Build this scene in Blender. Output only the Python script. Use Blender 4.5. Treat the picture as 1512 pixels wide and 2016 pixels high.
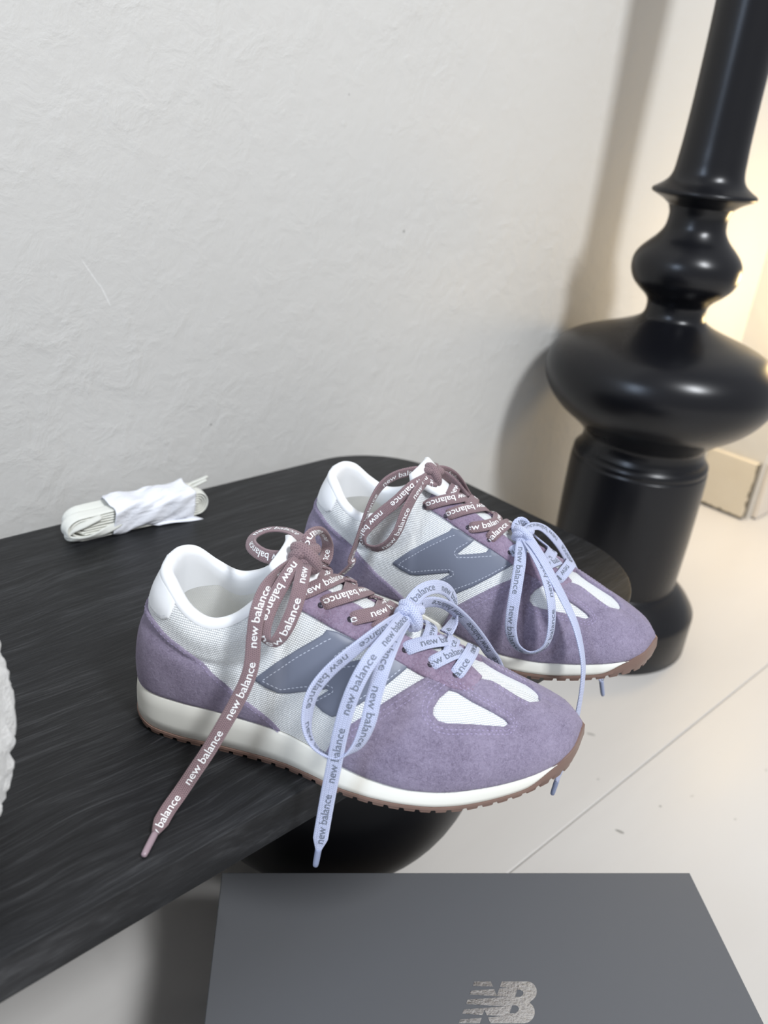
import bpy, bmesh, math, random
import numpy as np
from mathutils import Vector, Matrix
from mathutils.bvhtree import BVHTree
from mathutils.geometry import delaunay_2d_cdt

random.seed(7); rng = np.random.default_rng(7)
for o in list(bpy.data.objects): bpy.data.objects.remove(o)
scene = bpy.context.scene
COL = scene.collection

# ------------------------------------------------------------------ camera
# world: X along the wall, Y towards the wall, Z up, floor at 0, metres
FPX, CX, CY = 1620.0, 756.0, 1008.0          # focal length and centre in a 1512 x 2016 frame
CAM = np.array([0.0, 0.0, 0.6425])
RC = np.array([[0.7347, -0.2328, 0.6372], [-0.6721, -0.3779, 0.6368], [0.0925, -0.8961, -0.4341]])
_u, _s, _v = np.linalg.svd(RC); RC = _u @ _v   # columns: right, down, forward
cam_d = bpy.data.cameras.new('camera'); cam = bpy.data.objects.new('camera', cam_d); COL.objects.link(cam)
cam_d.sensor_fit = 'HORIZONTAL'; cam_d.sensor_width = 36.0; cam_d.lens = 36.0 * FPX / 1512.0
cam_d.clip_start = 0.02; cam_d.clip_end = 50
M4 = Matrix(((RC[0, 0], -RC[0, 1], -RC[0, 2], CAM[0]), (RC[1, 0], -RC[1, 1], -RC[1, 2], CAM[1]), (RC[2, 0], -RC[2, 1], -RC[2, 2], CAM[2]), (0, 0, 0, 1)))
cam.matrix_world = M4
cam_d.dof.use_dof = True; cam_d.dof.focus_distance = 0.50; cam_d.dof.aperture_fstop = 9.5
scene.camera = cam

# ------------------------------------------------------------------ world, lights, exposure
w = bpy.data.worlds.new('world'); scene.world = w; w.use_nodes = True
bg = w.node_tree.nodes['Background']; bg.inputs[0].default_value = (0.93, 0.95, 1.0, 1); bg.inputs[1].default_value = 0.46
def area(name, loc, target, size, size_y, power, col):
    d = bpy.data.lights.new(name, 'AREA'); d.shape = 'RECTANGLE'; d.size = size; d.size_y = size_y; d.energy = power; d.color = col
    o = bpy.data.objects.new(name, d); COL.objects.link(o); o.location = loc
    o.rotation_euler = (Vector(target) - Vector(loc)).to_track_quat('-Z', 'Y').to_euler()
    return o
area('window_daylight', (0.33, -1.52, 2.66), (0.70, 0.40, 0.30), 0.38, 0.70, 74, (0.93, 0.96, 1.0))
area('window_daylight_left', (-1.6, 0.15, 1.45), (0.6, 0.42, 0.35), 0.5, 0.9, 15, (0.64, 0.78, 1.0))
pl = bpy.data.lights.new('warm_lamp_light', 'POINT'); pl.energy = 3.7; pl.color = (1.0, 0.72, 0.34); pl.shadow_soft_size = 0.06
po = bpy.data.objects.new('warm_lamp_light', pl); COL.objects.link(po); po.location = (1.42, 0.40, 0.45)
vs = scene.view_settings; vs.view_transform = 'Standard'; vs.look = 'None'; vs.gamma = 1; vs.use_curve_mapping = False; vs.exposure = 0.08

# ------------------------------------------------------------------ helpers
def ray_dir(px):
    px = np.atleast_2d(np.asarray(px, float))
    d = np.stack([(px[:, 0] - CX) / FPX, (px[:, 1] - CY) / FPX, np.ones(len(px))], 1)
    return d @ RC.T
def on_z(px, z): d = ray_dir(px); return CAM + d * ((z - CAM[2]) / d[:, 2])[:, None]
def on_y(px, y): d = ray_dir(px); return CAM + d * ((y - CAM[1]) / d[:, 1])[:, None]
def on_x(px, x): d = ray_dir(px); return CAM + d * ((x - CAM[0]) / d[:, 0])[:, None]

def mesh_obj(name, V, F, mat, parent=None, smooth=True, uv=None, mats=None, fmat=None):
    me = bpy.data.meshes.new(name)
    me.from_pydata([tuple(v) for v in V], [], [tuple(int(i) for i in f) for f in F])
    if uv is not None:
        ul = me.uv_layers.new(name='UVMap')
        li = np.empty(len(me.loops), int); me.loops.foreach_get('vertex_index', li)
        ul.data.foreach_set('uv', np.asarray(uv, float)[li].ravel())
    if smooth: me.polygons.foreach_set('use_smooth', np.ones(len(me.polygons), bool))
    for m in (mats or [mat]): me.materials.append(m)
    if fmat is not None: me.polygons.foreach_set('material_index', np.asarray(fmat, int))
    me.update()
    o = bpy.data.objects.new(name, me); COL.objects.link(o)
    if parent is not None: o.parent = parent
    return o
def tag(o, label=None, cat=None, group=None, kind=None):
    if label: o['label'] = label
    if cat: o['category'] = cat
    if group: o['group'] = group
    if kind: o['kind'] = kind
    return o
def empty(name, loc, rz=0):
    o = bpy.data.objects.new(name, None); COL.objects.link(o); o.location = loc; o.rotation_euler = (0, 0, rz); o.empty_display_size = .05
    return o
def fix_normals(o):
    bm = bmesh.new(); bm.from_mesh(o.data); bmesh.ops.recalc_face_normals(bm, faces=bm.faces); bm.to_mesh(o.data); bm.free()
def sharp(o, deg=35):
    o.data.set_sharp_from_angle(angle=math.radians(deg))
def box_bm(x0, x1, y0, y1, z0, z1, bev=0.0, seg=2):
    bm = bmesh.new(); bmesh.ops.create_cube(bm, size=1)
    for v in bm.verts: v.co = Vector(((x0 + x1) / 2 + v.co.x * (x1 - x0), (y0 + y1) / 2 + v.co.y * (y1 - y0), (z0 + z1) / 2 + v.co.z * (z1 - z0)))
    if bev: bmesh.ops.bevel(bm, geom=bm.edges[:], offset=bev, segments=seg, affect='EDGES', profile=.5)
    return bm
def bm_obj(name, bm, mat, parent=None, smooth=False):
    me = bpy.data.meshes.new(name); bm.to_mesh(me); bm.free(); me.materials.append(mat)
    if smooth: me.polygons.foreach_set('use_smooth', np.ones(len(me.polygons), bool))
    o = bpy.data.objects.new(name, me); COL.objects.link(o)
    if parent is not None: o.parent = parent
    return o
def crom(P, n):
    P = np.asarray(P, float); m = len(P)
    Q = np.vstack([2 * P[0] - P[1], P, 2 * P[-1] - P[-2]])
    s = np.linspace(0, m - 1, n); i = np.minimum(s.astype(int), m - 2); t = (s - i)[:, None]
    p0, p1, p2, p3 = Q[i], Q[i + 1], Q[i + 2], Q[i + 3]
    return .5 * (2 * p1 + (p2 - p0) * t + (2 * p0 - 5 * p1 + 4 * p2 - p3) * t ** 2 + (3 * p1 - p0 - 3 * p2 + p3) * t ** 3)
def unit(v): return v / np.maximum(np.linalg.norm(v, axis=-1, keepdims=True), 1e-12)
def lathe(name, prof, mat, parent=None, n=96):
    V = []; F = []; k = len(prof)
    for i in range(n):
        a = 2 * math.pi * i / n; c, s = math.cos(a), math.sin(a)
        V += [(r * c, r * s, z) for r, z in prof]
    for i in range(n):
        j = (i + 1) % n
        F += [(i * k + q, j * k + q, j * k + q + 1, i * k + q + 1) for q in range(k - 1)]
    return mesh_obj(name, V, F, mat, parent)

# ------------------------------------------------------------------ materials
def ell_mask(t, co, centre, a, b, rot, axis):
    """1 inside a small ellipse at a place on a surface (axis: the surface's normal axis)"""
    d = t.n('ShaderNodeVectorMath', operation='SUBTRACT'); t.l(co, d.inputs[0]); d.inputs[1].default_value = centre
    r = (0, 0, math.radians(rot)) if axis == 'z' else (0, math.radians(rot), 0)
    mp = t.mapping(d.outputs[0], (1, 1, 1), r)
    sc = t.n('ShaderNodeVectorMath', operation='MULTIPLY'); t.l(mp, sc.inputs[0]); sc.inputs[1].default_value = (1 / a, 1 / b, 0) if axis == 'z' else (1 / a, 0, 1 / b)
    ln = t.n('ShaderNodeVectorMath', operation='LENGTH'); t.l(sc.outputs[0], ln.inputs[0])
    nz = t.math('MULTIPLY', t.math('SUBTRACT', t.noise(co, 700, 2), .5), 1.1)
    return t.math('LESS_THAN', t.math('ADD', ln.outputs['Value'], nz), 1.0)
class NT:
    def __init__(s, name):
        s.m = bpy.data.materials.new(name); s.m.use_nodes = True; s.t = s.m.node_tree; s.b = s.t.nodes['Principled BSDF']
    def n(s, typ, **kw):
        x = s.t.nodes.new(typ)
        for k, v in kw.items():
            if k == 'inp':
                for a, c in v.items(): x.inputs[a].default_value = c
            else: setattr(x, k, v)
        return x
    def l(s, a, b): s.t.links.new(a, b)
    def math(s, op, a, b=None, c=None, clamp=False):
        x = s.n('ShaderNodeMath', operation=op); x.use_clamp = clamp
        for i, v in enumerate((a, b, c)):
            if v is None: continue
            if isinstance(v, (int, float)): x.inputs[i].default_value = v
            else: s.l(v, x.inputs[i])
        return x.outputs[0]
    def noise(s, vec, scale, detail=4, rough=.55, dist=0):
        x = s.n('ShaderNodeTexNoise'); x.inputs['Scale'].default_value = scale; x.inputs['Detail'].default_value = detail
        x.inputs['Roughness'].default_value = rough; x.inputs['Distortion'].default_value = dist
        if vec is not None: s.l(vec, x.inputs['Vector'])
        return x.outputs['Fac']
    def ramp(s, fac, stops):
        x = s.n('ShaderNodeValToRGB'); e = x.color_ramp.elements
        while len(e) < len(stops): e.new(.5)
        for q, (p, c) in zip(e, stops): q.position = p; q.color = (*c, 1) if len(c) == 3 else c
        s.l(fac, x.inputs[0]); return x.outputs[0]
    def mix(s, fac, a, b):
        x = s.n('ShaderNodeMix', data_type='RGBA')
        for i, v in ((0, fac), (6, a), (7, b)):
            if isinstance(v, (int, float)): x.inputs[i].default_value = v
            elif isinstance(v, tuple): x.inputs[i].default_value = (*v, 1) if len(v) == 3 else v
            else: s.l(v, x.inputs[i])
        return x.outputs[2]
    def obj(s): return s.n('ShaderNodeTexCoord').outputs['Object']
    def uv(s): return s.n('ShaderNodeTexCoord').outputs['UV']
    def mapping(s, vec, scale=(1, 1, 1), rot=(0, 0, 0), loc=(0, 0, 0)):
        x = s.n('ShaderNodeMapping'); s.l(vec, x.inputs[0]); x.inputs['Scale'].default_value = scale; x.inputs['Rotation'].default_value = rot; x.inputs['Location'].default_value = loc
        return x.outputs[0]
    def xyz(s, vec): x = s.n('ShaderNodeSeparateXYZ'); s.l(vec, x.inputs[0]); return x.outputs
    def bump(s, h, strength, dist, prev=None):
        x = s.n('ShaderNodeBump'); x.inputs['Strength'].default_value = strength; x.inputs['Distance'].default_value = dist; s.l(h, x.inputs['Height'])
        if prev is not None: s.l(prev, x.inputs['Normal'])
        return x.outputs[0]
    def set(s, **kw):
        for k, v in kw.items():
            k = k.replace('_', ' ')
            i = s.b.inputs[{'Color': 'Base Color', 'Spec': 'Specular IOR Level', 'Coat': 'Coat Weight', 'Sheen': 'Sheen Weight', 'Trans': 'Transmission Weight', 'SSS': 'Subsurface Weight'}.get(k, k)]
            if isinstance(v, tuple): i.default_value = (*v, 1) if len(v) == 3 else v
            elif isinstance(v, (int, float)): i.default_value = v
            else: s.l(v, i)
        return s

def plain(name, col, rough=.5, **kw):
    t = NT(name); t.set(Color=col, Roughness=rough, **kw); return t.m

def mat_wall():
    t = NT('plaster_paint'); c = t.obj()
    big = t.noise(c, 5, 3); fine = t.noise(c, 120, 4, .6); mid = t.noise(c, 38, 5, .6, .4)
    col = t.mix(t.noise(c, 2.2, 3), (.585, .571, .54), (.63, .616, .583))
    for (x, z, a, b, r, cc) in ((.632, .534, .0014, .0017, 0, (.25, .24, .22)), (.290, .507, .012, .0007, -57, (.74, .73, .70)), (.301, .489, .011, .0007, -66, (.74, .73, .70)), (.4, .36, .0012, .0010, 0, (.3, .29, .27)), (.545, .655, .0011, .0010, 0, (.4, .39, .37))):
        col = t.mix(t.math('MULTIPLY', ell_mask(t, c, (x, WALL_Y, z), a, b, r, 'y'), .8), col, cc)
    h = t.math('ADD', t.math('MULTIPLY', t.math('POWER', mid, 2.5), t.math('MULTIPLY', big, 2.2)), t.math('MULTIPLY', fine, .16))
    blob = t.n('ShaderNodeTexVoronoi', feature='F1'); blob.inputs['Scale'].default_value = 42; t.l(c, blob.inputs['Vector'])
    bl = t.math('SUBTRACT', .16, blob.outputs['Distance'], clamp=True)
    gate = t.math('GREATER_THAN', t.noise(c, 9, 2), .60)
    h = t.math('ADD', h, t.math('MULTIPLY', t.math('MULTIPLY', bl, gate), 1.6))
    t.set(Color=col, Roughness=.62, Spec=.35, Normal=t.bump(h, .55, .0028)); return t.m
def mat_floor():
    t = NT('painted_floorboards'); c = t.obj()
    n1 = t.noise(t.mapping(c, (1, 3.5, 1)), 3, 4); n2 = t.noise(t.mapping(c, (3, 22, 1)), 5, 4, .6)
    col = t.mix(n1, (.625, .597, .563), (.69, .667, .635))
    for (x, y, a, b, r, k) in ((.644, .253, .0045, .0018, 70, .8), (.747, .360, .005, .002, 60, .6), (.711, .245, .0016, .0014, 0, .7), (.690, .311, .0018, .0012, 0, .45), (.754, .231, .0025, .0010, 20, .35), (.761, .184, .0020, .0012, 10, .35), (.865, .197, .0025, .0014, 0, .3), (.30, .33, .0018, .0014, 0, .5)):
        col = t.mix(t.math('MULTIPLY', ell_mask(t, c, (x, y, 0), a, b, r, 'z'), k), col, (.22, .215, .20))
    t.set(Color=col, Roughness=t.math('ADD', t.math('MULTIPLY', n1, .2), .32), Spec=.4, Normal=t.bump(n2, .12, .002)); return t.m
def mat_wood():
    t = NT('black_stained_oak'); c = t.obj()
    wv = t.noise(t.mapping(c, (1.1, 2.2, 1)), 3, 3)
    x = t.xyz(c)
    cy = t.math('ADD', x[1], t.math('MULTIPLY', wv, .05))
    cb = t.n('ShaderNodeCombineXYZ'); t.l(x[0], cb.inputs[0]); t.l(cy, cb.inputs[1]); t.l(x[2], cb.inputs[2]); v = cb.outputs[0]
    g1 = t.noise(t.mapping(v, (5, 95, 40)), 2.0, 5, .65, .15)
    g2 = t.noise(t.mapping(v, (22, 420, 150)), 2.0, 3, .6)
    g = t.math('ADD', t.math('MULTIPLY', g1, .52), t.math('MULTIPLY', g2, .48))
    col = t.ramp(g, [(.38, (.0020, .0021, .0027)), (.49, (.0060, .0063, .0075)), (.56, (.013, .0135, .015)), (.66, (.034, .0345, .037))])
    rg = t.math('ADD', t.math('MULTIPLY', g, -.25), .62)
    t.set(Color=col, Roughness=rg, Spec=.42, Normal=t.bump(g, .35, .0012)); return t.m
def mat_suede(name, a, b):
    t = NT(name); c = t.obj()
    n1 = t.noise(c, 55, 4, .6); n2 = t.noise(t.mapping(c, (1, 1, 1)), 420, 4, .7, 1.2); n3 = t.noise(c, 1300, 3, .7, .6)
    f = t.math('ADD', t.math('MULTIPLY', n1, .40), t.math('MULTIPLY', n2, .60))
    col = t.ramp(f, [(.33, a), (.66, b)])
    h = t.math('ADD', t.math('MULTIPLY', n2, .8), t.math('MULTIPLY', n3, .5))
    t.set(Color=col, Roughness=.95, Spec=.08, Sheen=.35, Normal=t.bump(h, .75, .0011))
    t.b.inputs['Sheen Roughness'].default_value = .55; t.b.inputs['Sheen Tint'].default_value = (.80, .76, .92, 1)
    return t.m
def mat_knit(name, hi, lo, px=1.35, py=1.25, bump=.8):
    """air mesh: rows of raised stitches with small dark holes; UV in metres"""
    t = NT(name); x = t.xyz(t.uv())
    v = t.math('MULTIPLY', x[1], 1000 / py); row = t.math('FLOOR', v); fv = t.math('FRACT', v)
    u = t.math('ADD', t.math('MULTIPLY', x[0], 1000 / px), t.math('MULTIPLY', t.math('MODULO', row, 2.0), .5)); fu = t.math('FRACT', u)
    du = t.math('ABSOLUTE', t.math('SUBTRACT', fu, .5)); dv = t.math('ABSOLUTE', t.math('SUBTRACT', fv, .5))
    d = t.math('ADD', t.math('POWER', t.math('MULTIPLY', du, 2), 2.2), t.math('POWER', t.math('MULTIPLY', dv, 2), 2.2))
    h = t.math('SUBTRACT', 1.0, t.math('MULTIPLY', d, .62), clamp=True)
    nz = t.noise(t.obj(), 900, 3)
    col = t.ramp(t.math('ADD', h, t.math('MULTIPLY', t.math('SUBTRACT', nz, .5), .35)), [(.05, lo), (.55, hi)])
    t.set(Color=col, Roughness=.85, Spec=.2, Sheen=.15, Normal=t.bump(h, bump, .0007)); return t.m
def mat_lace(name, a, b, ridges=4, rib=.45):
    """flat braid: chevron stitches, lengthwise ridges; UV = (metres along, 0..1 across)"""
    t = NT(name); x = t.xyz(t.uv())
    w_ = t.math('ABSOLUTE', t.math('SUBTRACT', x[1], .5))
    col_i = t.math('MULTIPLY', x[1], float(ridges) * 2); fc = t.math('FRACT', col_i)
    tri = t.math('ABSOLUTE', t.math('SUBTRACT', t.math('FRACT', t.math('MULTIPLY', col_i, .5)), .5))
    st = t.math('FRACT', t.math('ADD', t.math('MULTIPLY', x[0], 1000 / 1.15), t.math('MULTIPLY', tri, 1.4)))
    hs = t.math('SINE', t.math('MULTIPLY', st, math.pi)); hr = t.math('SINE', t.math('MULTIPLY', fc, math.pi))
    h = t.math('ADD', t.math('MULTIPLY', hs, 1 - rib), t.math('MULTIPLY', t.math('POWER', hr, .6), rib))
    col = t.ramp(h, [(.15, a), (.75, b)])
    t.set(Color=col, Roughness=.8, Spec=.2, Sheen=.2, Normal=t.bump(h, .8, .0005)); return t.m

WALL_Y = 0.645
WALL = mat_wall(); FLOOR = mat_floor(); WOOD = mat_wood()
SUEDE = mat_suede('lilac_suede', (.158, .130, .192), (.345, .300, .405))
NAP = plain('suede_fibre', (.40, .355, .47), .95, Spec=.05)
SUEDE_P = mat_suede('mauve_suede', (.170, .118, .180), (.365, .280, .375))
KNIT = mat_knit('white_air_mesh', (.88, .90, .90), (.55, .57, .59))
KNIT_F = mat_knit('white_fine_mesh', (.86, .87, .86), (.55, .57, .58), 1.0, .9)
LEATHER_W = plain('white_leather', (.86, .87, .88), .45, Spec=.4)
LINING = plain('white_lining', (.84, .85, .85), .7, Spec=.25)
INSOLE = mat_knit('pale_lining_fabric', (.88, .88, .85), (.76, .76, .73), 1.0, 1.0, .25)
MIDSOLE = plain('ivory_foam', (.80, .79, .72), .42, Spec=.4, SSS=.0)
def mat_gum():
    t = NT('gum_rubber'); c = t.obj(); n = t.noise(c, 60, 3)
    t.set(Color=t.mix(n, (.155, .092, .072), (.235, .150, .118)), Roughness=.45, Spec=.45); return t.m
GUM = mat_gum()
LOGO_G = plain('slate_synthetic', (.155, .172, .225), .42, Spec=.42)
THREAD_G = plain('pale_grey_thread', (.60, .63, .72), .7)
THREAD_L = plain('lilac_thread', (.42, .36, .56), .8)
THREAD_W = plain('white_thread', (.62, .63, .66), .7)
LACE_M = mat_lace('mauve_braid', (.105, .066, .078), (.285, .195, .205))
LACE_B = mat_lace('periwinkle_braid', (.29, .33, .52), (.57, .61, .79), 4, .4)
PRINT_W = plain('white_print', (.92, .92, .92), .6)
PRINT_G = plain('grey_print', (.145, .165, .21), .7)
HOLE = plain('eyelet_dark', (.02, .016, .025), .9)
AGLET_B = plain('clear_aglet_blue', (.27, .31, .45), .25, Spec=.6)
AGLET_M = plain('clear_aglet_mauve', (.34, .25, .28), .25, Spec=.6)
BLACK = None

# ================================================================== setting
WALL_Y = 0.645
PIER_X, PIER_Y = 1.532, 0.538
bm = box_bm(-2.2, PIER_X, WALL_Y, WALL_Y + .15, 0, 2.6)
tag(bm_obj('wall_back', bm, WALL), kind='structure')
bm = box_bm(PIER_X, 3.2, PIER_Y, WALL_Y + .15, 0, 2.6)
tag(bm_obj('wall_pier', bm, WALL), kind='structure')
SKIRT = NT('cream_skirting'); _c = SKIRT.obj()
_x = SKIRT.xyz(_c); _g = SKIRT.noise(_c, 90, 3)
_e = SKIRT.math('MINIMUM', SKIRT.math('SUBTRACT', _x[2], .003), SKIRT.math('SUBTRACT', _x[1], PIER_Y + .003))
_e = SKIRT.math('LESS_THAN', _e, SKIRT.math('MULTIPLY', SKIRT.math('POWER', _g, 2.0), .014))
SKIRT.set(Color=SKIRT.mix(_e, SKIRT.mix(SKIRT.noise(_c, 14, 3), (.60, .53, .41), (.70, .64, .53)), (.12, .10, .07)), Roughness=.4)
SKIRT_F = plain('cream_skirting_front', (.66, .61, .55), .4)
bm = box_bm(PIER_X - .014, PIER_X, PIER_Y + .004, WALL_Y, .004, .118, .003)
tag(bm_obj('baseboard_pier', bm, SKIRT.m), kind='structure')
bm = box_bm(PIER_X + .012, 3.2, PIER_Y - .012, PIER_Y, .004, .118, .003)
tag(bm_obj('baseboard_pier_front', bm, SKIRT_F), kind='structure')
floor = tag(mesh_obj('floor', [(-2.5, -2.8, -.006), (3.5, -2.8, -.006), (3.5, .9, -.006), (-2.5, .9, -.006)], [(0, 1, 2, 3)], plain('floor_gap_dark', (.30, .28, .25), .8), smooth=False), kind='structure')
yb = 0.292
edges = [yb + .38] + [yb - .38 * k for k in range(0, 8)]
for a, b in zip(edges[1:], edges[:-1]):
    bm = box_bm(-2.4, 3.4, a + .0004, b - .0004, -.03, 0, .0012, 1)
    bm_obj('floorboard', bm, FLOOR, floor)

# ================================================================== bench
BT = 0.3075; BTH = 0.027; BY0, BY1, BX1, BX0 = 0.258, 0.6215, 0.614, -0.62
bench = tag(empty('bench', (0.0, 0.44, 0)), 'low black wood-grain bench with rounded corners and ball legs against the wall', 'bench')
def rounded(x0, x1, y0, y1, r, n=18):
    P = []
    for cx_, cy_, a0 in ((x1 - r, y1 - r, 0), (x0 + r, y1 - r, 90), (x0 + r, y0 + r, 180), (x1 - r, y0 + r, 270)):
        for k in range(n + 1):
            a = math.radians(a0 + 90 * k / n); P.append((cx_ + r * math.cos(a), cy_ + r * math.sin(a)))
    return P
def slab(name, P, z0, z1, bev, mat, parent):
    n = len(P); c = np.mean(P, 0); P = np.array(P)
    d = np.roll(P, -1, 0) - np.roll(P, 1, 0); nn = unit(np.stack([d[:, 1], -d[:, 0]], 1))
    rows = [(P - nn * bev, z0), (P, z0 + bev), (P, z1 - bev), (P - nn * bev * .3, z1 - bev * .3), (P - nn * bev, z1)]
    V = []; 
    for q, z in rows: V += [(a, b, z) for a, b in q]
    F = []
    for r in range(len(rows) - 1):
        for i in range(n): j = (i + 1) % n; F.append((r * n + i, r * n + j, (r + 1) * n + j, (r + 1) * n + i))
    F.append(tuple(range((len(rows) - 1) * n, len(rows) * n))); F.append(tuple(range(n - 1, -1, -1)))
    o = mesh_obj(name, V, F, mat, parent, smooth=True); sharp(o, 25); return o
slab('bench_top', [(x, y - .44) for x, y in rounded(BX0, BX1, BY0, BY1, .092)], BT - BTH, BT, .0016, WOOD, bench)
def mat_black(name, rough):
    t = NT(name); c = t.obj(); n = t.noise(c, 9, 3)
    t.set(Color=(.0045, .0047, .0065), Roughness=t.math('ADD', t.math('MULTIPLY', n, .06), rough), Spec=.40); return t.m
BLACK = mat_black('satin_black_lacquer', .25)
BLACK2 = mat_black('satin_black_ball', .36)
BR = (BT - BTH) / 2
for sx in (0.401, -0.407):
    bm = bmesh.new(); bmesh.ops.create_uvsphere(bm, u_segments=64, v_segments=40, radius=BR)
    o = bm_obj('ball_leg', bm, BLACK2, bench, True); o.location = (sx, .0, BR)

# ================================================================== turned column
colm = tag(empty('turned_column', (0.9602, 0.4943, 0)), 'tall satin black turned column with bulbous rings standing by the bench', 'column')
base_prof = [(0, 0), (.1195, 0), (.1205, .002), (.1210, .052), (.1200, .057), (.1175, .061), (.100, .082), (.0905, .0905), (.0870, .0930), (.0850, .0950), (0, .0950)]
def dense(P, k=6): return [tuple(p) for p in crom(np.array(P), (len(P) - 1) * k + 1)]
o = lathe('plinth', base_prof[:1] + [(.1195, 0), (.1205, .0015), (.1205, .052), (.1200, .0555), (.1180, .0590), (.1100, .0700), (.1000, .0800), (.0915, .0870), (.0870, .0895), (.0850, .0915), (.0850, .094), (0, .094)], BLACK, colm); sharp(o, 40)
drum = [(.0862, .0945), (.0866, .10), (.0885, .16), (.0890, .21), (.0888, .252), (.0880, .262)]
drum += [(.0876, .2625), (.0868, .2645), (.0872, .2668)]
drum += [(.0873, .269), (.0868, .2715), (.0845, .2745), (.0815, .2775)]
disc = [(.0815, .2775), (.0790, .283), (.0782, .289), (.0788, .295), (.0830, .3015), (.0900, .308), (.1010, .3165), (.1160, .3275), (.1290, .341), (.1385, .356), (.1428, .371), (.1425, .385), (.1375, .399), (.1270, .411), (.1130, .419), (.0940, .4265), (.0740, .4335), (.0560, .4405), (.0445, .446), (.0380, .451), (.0355, .457), (.0352, .463)]
bulb = [(.0352, .463), (.0362, .469), (.0410, .4755), (.0500, .4830), (.0580, .4915), (.0625, .5015), (.0636, .5110), (.0620, .5200), (.0570, .5285), (.0490, .5370), (.0410, .5450), (.0352, .5540), (.0335, .5630), (.0337, .5710), (.0365, .5790)]
flange = [(.0365, .5790), (.0440, .5845), (.0520, .5885), (.0575, .5912), (.0588, .5935), (.0578, .5960), (.0530, .5990), (.0470, .6030), (.0425, .6075), (.0398, .6130), (.0385, .6200), (.0378, .6300), (.0366, .65), (.0356, .69), (.0354, .74), (.0360, .79), (.0375, .84), (.040, .90), (.041, .95)]
o = lathe('drum', [(0, .0945)] + drum + [(0, .2775)], BLACK, colm); sharp(o, 30)
lathe('disc_ring', dense(disc, 4), BLACK, colm)
lathe('bulb_ring', dense(bulb, 4), BLACK, colm)
lathe('shaft', dense(flange, 4) + [(.041, 1.35), (0, 1.35)], BLACK, colm)

# ================================================================== shoe box
HB = 0.132; zt = HB
bl = on_z((437, 1718), zt)[0]; brr = on_z((1358, 1718), zt)[0]
ba = math.atan2(brr[1] - bl[1], brr[0] - bl[0]); BWd = float(np.hypot(*(brr - bl)[:2])); BDp = .225
sbox = tag(empty('shoe_box', (bl[0], bl[1], 0), ba), 'dark grey cardboard shoe box with silver foil NB logo on its lid', 'box')
def mat_card():
    t = NT('grey_card'); c = t.obj(); n = t.noise(c, 700, 3)
    t.set(Color=(.118, .121, .128), Roughness=.50, Spec=.4, Normal=t.bump(n, .08, .0005)); return t.m
CARD = mat_card()
g = .002
bm_obj('box_body', box_bm(g, BWd - g, -BDp + g, -g, 0, HB - .004, .0008, 1), CARD, sbox)
# lid: a shallow tray with open underside
V = []; F = []
x0, x1, y0, y1, z0, z1, th, b = 0, BWd, -BDp, 0, HB - .034, HB, .0014, .0007
def rect(i, z): return [(x0 + i, y0 + i, z), (x1 - i, y0 + i, z), (x1 - i, y1 - i, z), (x0 + i, y1 - i, z)]
rows = [rect(th, HB - th), rect(th, z0), rect(0, z0), rect(0, z1 - b), rect(b * .35, z1 - b * .35), rect(b, z1)]
for r in rows: V += r
for r in range(len(rows) - 1):
    for i in range(4): j = (i + 1) % 4; F.append((r * 4 + i, r * 4 + j, r * 4 + 4 + j, r * 4 + 4 + i))
F.append((20, 21, 22, 23)); F.append((3, 2, 1, 0))
lid = mesh_obj('lid', V, F, CARD, sbox, smooth=False)
# foil logo traced on the lid's top plane (zoomed coordinates, 7.56 per pixel)
def zpx(P, ox, oy, s): return [(ox + x / s, oy + y / s) for x, y in P]
def arc(cx_, cy_, rx, ry, a0, a1, n): return [(cx_ + rx * math.cos(math.radians(a0 + (a1 - a0) * k / n)), cy_ - ry * math.sin(math.radians(a0 + (a1 - a0) * k / n))) for k in range(n + 1)]
outer = [(22, 868), (258, 243), (500, 243), (592, 452), (665, 243)] + arc(1035, 395, 150, 152, 90, -62, 14) + arc(985, 700, 170, 168, 57, -90, 14) + [(497, 868), (405, 665), (337, 868)]
holes = [[(892, 368), (940, 368), (975, 385), (988, 415), (975, 450), (935, 474), (862, 474)], [(818, 600), (865, 597), (905, 615), (922, 650), (905, 690), (860, 717), (780, 717)],
         [(200, 310), (560, 320), (760, 336), (560, 354), (180, 383)], [(150, 437), (590, 464), (760, 469), (590, 484), (120, 517)], [(90, 578), (580, 607), (750, 611), (580, 624), (60, 664)], [(40, 722), (440, 748), (700, 758), (440, 779), (0, 812)]]
def in_poly(P, poly):
    poly = np.asarray(poly); x, y = P[:, 0], P[:, 1]; c = np.zeros(len(P), bool); j = len(poly) - 1
    for i in range(len(poly)):
        xi, yi = poly[i]; xj, yj = poly[j]
        k = ((yi > y) != (yj > y)) & (x < (xj - xi) * (y - yi) / (yj - yi + 1e-12) + xi); c ^= k; j = i
    return c
def cdt(loops, extra=()):
    V = []; E_ = []
    for lp in loops:
        s = len(V); V += [Vector((float(a), float(b))) for a, b in lp]; E_ += [(s + i, s + (i + 1) % len(lp)) for i in range(len(lp))]
    V += [Vector((float(a), float(b))) for a, b in extra]
    r = delaunay_2d_cdt(V, E_, [], 0, 1e-6)
    return np.array([(v.x, v.y) for v in r[0]]), r[2]
P2, F2 = cdt([outer] + holes)
cen = np.array([P2[list(f)].mean(0) for f in F2]); keep = in_poly(cen, outer)
for h_ in holes: keep &= ~in_poly(cen, h_)
F2 = [f for f, k in zip(F2, keep) if k]
W3 = on_z(np.array(zpx(P2, 900, 1900, 7.56)), zt + .0002); W3 = W3 - np.array([bl[0], bl[1], 0])
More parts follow.
